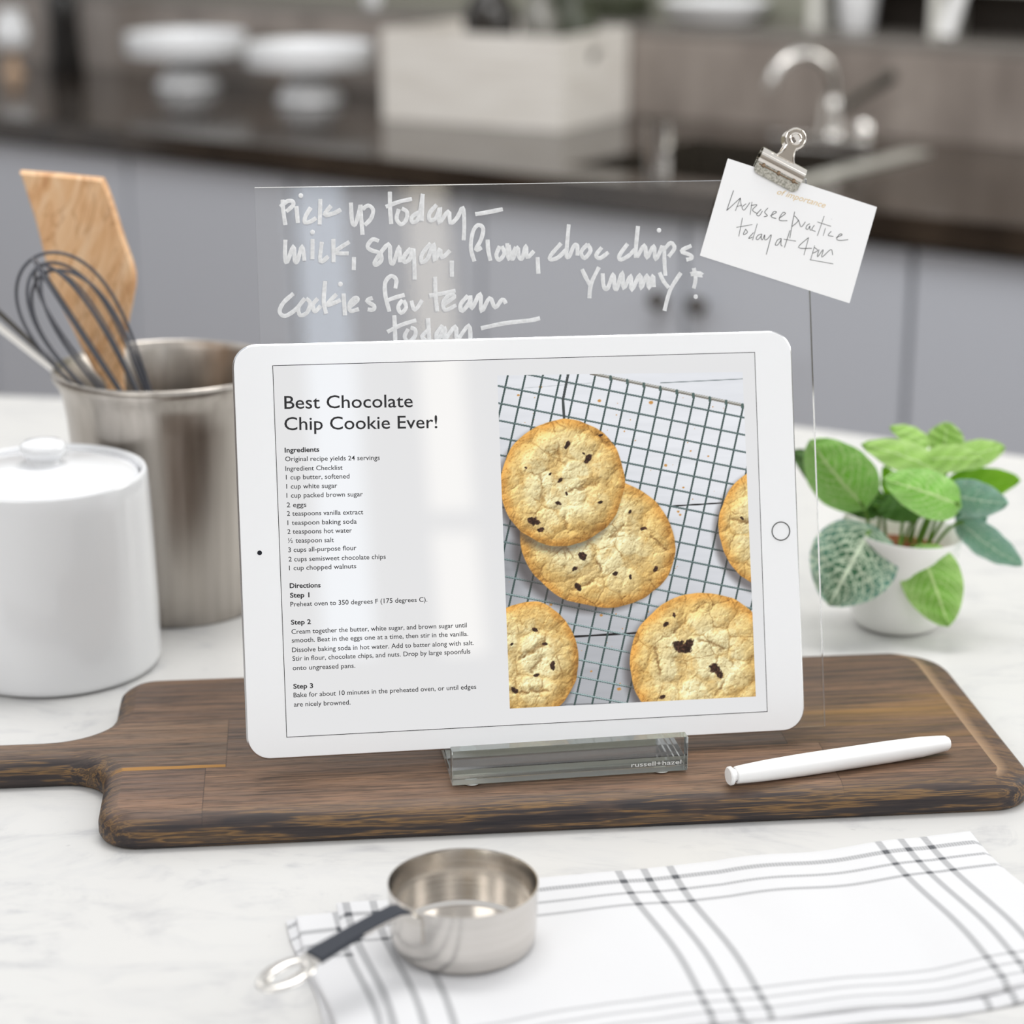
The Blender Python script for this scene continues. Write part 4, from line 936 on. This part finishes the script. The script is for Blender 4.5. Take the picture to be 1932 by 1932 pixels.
leaf((1788, 920), (1925, 905), 62, 1.345, 1.352, LG, .3, .06, .05, .3, 0, (.014, .010))
leaf((1808, 952), (1668, 904), 82, 1.300, 1.288, LM, .2, .12, .12, .3, 0, (.014, -.004))
leaf((1790, 932), (1902, 950), 66, 1.312, 1.296, LT, .25, .16, .12, .4, 0, (.015, -.002))
leaf((1812, 985), (1928, 1068), 62, 1.314, 1.300, LT, .5, .12, .14, .5, .1, (.017, -.006))
leaf((1812, 992), (1862, 950), 60, 1.318, 1.312, LT, -.3, .06, .1, .5)
leaf((1748, 946), (1655, 968), 58, 1.332, 1.328, LK, .2, .08, .1, .4, 0, (.000, .006))
leaf((1775, 952), (1810, 968), 24, 1.326, 1.320, LG, 0, .05, .1, .4, 0, (.010, .004))
leaf((1664, 938), (1682, 966), 40, 1.338, 1.330, LK, 0, .05, .1, .4, 0, (-.008, .010))
leaf((1706, 966), (1668, 880), 50, 1.345, 1.350, LG, .5, .05, .1, .4, 0, (-.003, -.010))
# ------------------------------------------------------------------ sink counter, cabinets, splashback
def cobj(name, bm, mat, parent, origin, smooth=False):
    bm.transform(Matrix.Translation(tuple(-Vector(origin)))); return obj(name, bm, mat, parent, smooth)
def cempty(name, u, n, z, label, cat, group=None): return empty(name, cpos(u, n, z), (0, 0, TH), label, cat, group)
SU0, SU1, SN0, SN1 = -1.93, -1.56, 2.80, 3.20
ct = cempty('stone_counter', -2.5, 3.0, -.04, 'long dark brown polished stone counter along the back wall', 'counter')
bm = bmesh.new(); o_ = (-2.5, 3.0, -.04)
for a in ((-6.0, SU0, 2.697, 3.405), (SU1, .6, 2.697, 3.405), (SU0, SU1, 2.697, SN0), (SU0, SU1, SN1, 3.405)): box(bm, *a, -.04, 0)
cobj('slab', bm, granite, ct, o_)
bs = cempty('stone_splashback', -2.5, 3.405, 0, 'low brown stone splashback rising behind the counter', 'splashback')
bm = box(bmesh.new(), -6.0, .6, 3.405, 3.425, 0, .148, .002); cobj('slab', bm, splash_stone, bs, (-2.5, 3.405, 0))
seams = [-4.05, -3.646, -3.245, -2.842, -2.443, -2.040, -1.657, -1.284, -.90, -.51]
names = ['leftmost grey base cabinet below the dark bottle', None, 'grey base cabinet left of the wooden spatula', 'grey base cabinet behind the wooden spatula blade', 'grey base cabinet seen through the left end of the clear panel', 'grey base cabinet behind the middle of the handwritten note',
         'grey base cabinet left of the door gap under the sink', 'grey base cabinet right of the door gap under the sink', 'grey base cabinet at the right edge behind the plant', None]
for i in range(1, len(seams) - 2):
    u0, u1 = seams[i], seams[i + 1]; uc = (u0 + u1) / 2
    e = cempty('base_cabinet', uc, 2.72, -.90, names[i + 1] if i < 8 else None, 'cabinet', 'grey base cabinets under the stone counter')
    o_ = (uc, 2.72, -.90)
    bm = box(bmesh.new(), u0 + .0005, u1 - .0005, 2.742, 3.38, -.90, -.225 if u0 < SU1 and u1 > SU0 else -.041); cobj('carcass', bm, cab_gap, e, o_)
    bm = box(bmesh.new(), u0 + .004, u1 - .004, 2.722, 2.7415, -.79, -.052, .002); dr = cobj('door', bm, cab_paint, e, o_)
    if abs(u1 + 1.657) < .01 or abs(u0 + 1.657) < .01:
        k = lathe([(0, 0), (.006, 0), (.006, .012), (.014, .018), (.016, .026), (.011, .032), (0, .033)], 20)
        k.transform(Matrix.Rotation(math.pi / 2, 4, 'X')); k.transform(Matrix.Translation((-1.690 if u1 < -1.6 else -1.620, 2.722, -.171)))
        cobj('knob', k, dark_bronze, dr, o_, True)
# sink
sk = cempty('undermount_sink', (SU0 + SU1) / 2, 3.0, -.22, 'stainless steel sink let into the stone counter at the right', 'sink'); o_ = ((SU0 + SU1) / 2, 3.0, -.22)
bm = bmesh.new(); w_ = .0015
box(bm, SU0 + .002, SU1 - .002, SN0 + .002, SN1 - .002, -.22, -.2185)
for a in ((SU0 + .001, SU0 + .003, SN0 + .001, SN1 - .001), (SU1 - .003, SU1 - .001, SN0 + .001, SN1 - .001), (SU0 + .003, SU1 - .003, SN0 + .001, SN0 + .003), (SU0 + .003, SU1 - .003, SN1 - .003, SN1 - .001)): box(bm, *a, -.22, -.002)
sink_steel = Mat('sink_steel', L(150, 144, 136), .3, 1)
cobj('basin', bm, sink_steel, sk, o_)
bm = box(bmesh.new(), -1.558, -1.515, 2.735, 3.26, .0005, .006, .002); cobj('rim', bm, Mat('pale_steel_rim', L(206, 204, 196), .35, .5), sk, o_)
bm = lathe([(0, 0), (.021, 0), (.0215, .002), (.024, .088), (.0225, .088), (.020, .004), (0, .003)], 32)
cupb = obj('reflection_cup', bm, chrome); cupb.location = cpos(-1.735, 2.77, .0005)  # cup shape added in place of a bright reflection in the sink
tag(cupb, 'added steel tumbler standing in for a bright reflection at the sink edge', 'tumbler')
# tap
tp = cempty('kitchen_tap', -1.72, 3.30, .0005, 'chrome kitchen tap with a curved spout at the sink', 'tap')
bm = box(bmesh.new(), -.105, .085, -.028, .028, 0, .012, .005); obj('base_plate', bm, chrome, tp)
bm = lathe([(0, .012), (.026, .012), (.022, .03), (.020, .06), (.016, .075), (0, .078)], 28); obj('column', bm, chrome, tp)
pts = [(0, 0, .05), (.002, -.004, .10), (-.006, -.018, .132), (-.030, -.045, .150), (-.052, -.070, .142), (-.066, -.088, .116), (-.070, -.094, .090)]
bm = bmesh.new(); tube(bm, smooth_path(pts, 6), .0105, 14); obj('spout', bm, chrome, tp)
bm = bmesh.new(); tube(bm, [(.022, -.005, .06), (.06, -.01, .085), (.115, -.012, .120)], [.010, .008, .011], 12); obj('lever', bm, Mat('aged_chrome', L(120, 118, 112), .25, 1), tp)
bm = lathe([(0, .012), (.016, .012), (.017, .03), (.010, .04), (0, .042)], 24, c=(.060, 0, 0)); obj('side_cap', bm, chrome, tp)
# wooden crate with bottles
cr = empty('wooden_crate', cpos(-2.165, 3.13, .0008), (0, 0, R(-29)), 'whitewashed wooden crate with an oval hand hole, on the stone counter', 'crate')
W1, D1, HH, T1 = .375, .265, .163, .012
def crate_side(name, w, hole):
    o = [Vector(p) for p in ((0, 0), (w, 0), (w, HH), (0, HH))]
    bm = bmesh.new(); lay = []
    hp = [Vector((w * .50 + .025 * math.cos(a), HH * .75 + .013 * math.sin(a))) for a in np.linspace(0, 2 * math.pi, 24, endpoint=False)] if hole else []
    for z in (0, T1):
        A = [bm.verts.new((p.x, z, p.y)) for p in o]; B = [bm.verts.new((p.x, z, p.y)) for p in hp]
        ed = [bm.edges.new((A[i], A[(i + 1) % 4])) for i in range(4)] + [bm.edges.new((B[i], B[(i + 1) % len(B)])) for i in range(len(B))]
        bmesh.ops.triangle_fill(bm, use_beauty=True, edges=ed); lay.append((A, B))
    for q in (0, 1):
        m_ = len(lay[0][q])
        for i in range(m_): bm.faces.new((lay[0][q][i], lay[0][q][(i + 1) % m_], lay[1][q][(i + 1) % m_], lay[1][q][i]))
    o = obj(name, bm, whitewash, cr, False); return o
s = crate_side('side_panel', W1, False); s.location = (-W1, 0, 0)
s = crate_side('side_panel', W1, False); s.location = (-W1, D1 - T1, 0)
s = crate_side('end_panel', D1 - 2 * T1, True); s.location = (0, T1, 0); s.rotation_euler = (0, 0, math.pi / 2)
s = crate_side('end_panel', D1 - 2 * T1, True); s.location = (-W1 + T1, T1, 0); s.rotation_euler = (0, 0, math.pi / 2)
obj('bottom_panel', box(bmesh.new(), -W1 + T1, -T1, T1, D1 - T1, .0, .010), tan_wood, cr, False)
CRM = Matrix.Translation(cpos(-2.165, 3.13, .0008)) @ Matrix.Rotation(R(-29), 4, 'Z')
def bottle(x, y, r, h, mat, cap, label, name='bottle', cat='bottle'):
    p = CRM @ Vector((x, y, .0105)); e = empty(name, p, (0, 0, 0), label, cat, 'bottles standing in the crate')
    obj('glass_body', lathe([(0, 0), (r * .92, 0), (r, .004), (r, h * .68), (r * .85, h * .76), (r * .42, h * .84), (r * .40, h), (0, h)], 32), mat, e, True, 50)
    obj('stopper', lathe([(0, h), (r * .46, h), (r * .48, h + .02), (r * .3, h + .026), (0, h + .027)], 20), cap, e, True, 50)
bottle(-.185, .070, .048, .27, dark_glass, chrome, 'stout dark brown bottle in the crate, nearest its front')
bottle(-.085, .075, .034, .25, Mat('smoky_glass', L(120, 118, 112), .08), chrome, 'slim smoky grey bottle in the crate, right of the stout dark one')
bottle(-.075, .185, .046, .24, leaf_dark_ware, chrome, 'dark green bottle at the rear right of the crate')
# cake stands
def cake_stand(u, n, s, label):
    e = empty('cake_stand', cpos(u, n, .0006), (0, 0, 0), label, 'cake stand', 'white cake stands on the stone counter')
    pf = [(0, 0), (.066, 0), (.070, .004), (.068, .012), (.060, .026), (.046, .050), (.036, .070), (.034, .080), (.040, .088), (0, .089)]
    obj('foot', lathe([(r * s, z * s * .84) for r, z in pf], 48), white_ceramic, e, True, 50)
    pl = [(0, .0885), (.110, .0885), (.121, .086), (.128, .088), (.1305, .096), (.131, .136), (.1285, .138), (.126, .134), (.124, .112), (0, .110)]
    obj('plate', lathe([(r * s, z * s * .84) for r, z in pl], 64), white_ceramic, e, True, 50)
cake_stand(-3.190, 3.245, .97, 'white pedestal cake stand farther left on the stone counter')
cake_stand(-2.828, 3.215, .97, 'white pedestal cake stand right beside the wooden crate')
# items at the far left
e = empty('pepper_mill', cpos(-3.615, 3.30, .0006), (0, 0, 0), 'tall glossy black pepper mill at the far left of the counter', 'pepper mill')
obj('body', lathe([(0, 0), (.040, 0), (.041, .006), (.036, .06), (.033, .11), (.036, .16), (.030, .175), (0, .176)], 32), black_gloss, e, True, 50)
obj('head', lathe([(0, .176), (.020, .177), (.033, .19), (.036, .215), (.026, .24), (0, .246)], 32), black_gloss, e, True, 50)
e = empty('white_jug', cpos(-3.675, 3.20, .0006), (0, 0, 0), 'small round white jug left of the black pepper mill', 'jug')
obj('body', lathe([(0, .05), (.022, .052), (.034, .066), (.040, .090), (.034, .112), (.026, .126), (.030, .142), (.027, .142), (.022, .126), (.030, .108), (.035, .09), (.030, .068), (0, .056)], 32), white_ceramic, e, True, 50)
obj('pedestal', lathe([(0, 0), (.026, 0), (.027, .004), (.012, .016), (.012, .040), (.024, .051), (0, .052)], 28), tan_wood, e, True, 50)
# ledge items
def on_ledge(u, n=3.54): return cpos(u, n, .1665)
d_ = obj('serving_dish', lathe([(0, 0), (.070, 0), (.085, .012), (.105, .040), (.102, .041), (.080, .015), (0, .006)], 48), white_ceramic); d_.location = on_ledge(-2.10)
tag(d_, 'wide white serving dish on the ledge behind the crate', 'dish')
d_ = obj('cup', lathe([(0, 0), (.026, 0), (.030, .004), (.037, .070), (.0345, .070), (.028, .007), (0, .006)], 36), white_ceramic); d_.location = on_ledge(-1.805)
tag(d_, 'white cup on the ledge left of the white shelf', 'cup')
d_ = obj('canister', lathe([(0, 0), (.044, 0), (.046, .004), (.046, .15), (.042, .158), (0, .160)], 40), white_ceramic); d_.location = on_ledge(-1.365, 3.50)
tag(d_, 'tall plain white canister on the ledge at the right edge', 'canister')
sh = empty('shelf_riser', on_ledge(-1.60, 3.575), (0, 0, TH), 'low white shelf riser on the ledge at the upper right', 'shelf')
obj('top_board', box(bmesh.new(), -.30, .19, -.055, .055, .080, .105, .002), white_paint, sh, False)
for x in (-.285, -.045, .165): obj('leg', box(bmesh.new(), x - .012, x + .012, -.05, .05, 0, .080, .001), white_paint, sh, False)
obj('back_board', box(bmesh.new(), -.30, .19, .056, .062, 0, .08), Mat('dark_back_board', L(58, 50, 44), .6), sh, False)
bm = bmesh.new(); tube(bm, [(0, 0, 0), (.012, -.004, .05), (.030, -.010, .115)], [.015, .014, .011], 16)
d_ = obj('scrub_brush', bm, white_plastic); d_.location = cpos(-1.60, 3.475, .1675 + .006)
tag(d_, 'white handled brush leaning at a slant on the ledge', 'brush')
d_ = obj('candle', lathe([(0, 0), (.017, 0), (.018, .002), (.018, .06), (.003, .062), (0, .062)], 24), white_ceramic); d_.location = on_ledge(-2.90, 3.50)
tag(d_, 'small white candle on the ledge above the right cake stand', 'candle')
tr = empty('storage_tray', on_ledge(-2.38, 3.555), (0, 0, TH), 'dark green glazed tray on the ledge behind the crate', 'tray')
bm = prism(bmesh.new(), rrect(.20, .12, .02, 6), 0, .045, .004); obj('tray_body', bm, leaf_dark_ware, tr)
e = empty('wall_cupboard', cpos(-4.25, 3.56, .1665), (0, 0, TH), 'brown wooden cupboard at the far upper left', 'cupboard')
obj('body', box(bmesh.new(), -.45, .30, -.06, .08, 0, .7, .003), Mat('brown_wood_panel', L(128, 108, 92), .5), e, False)
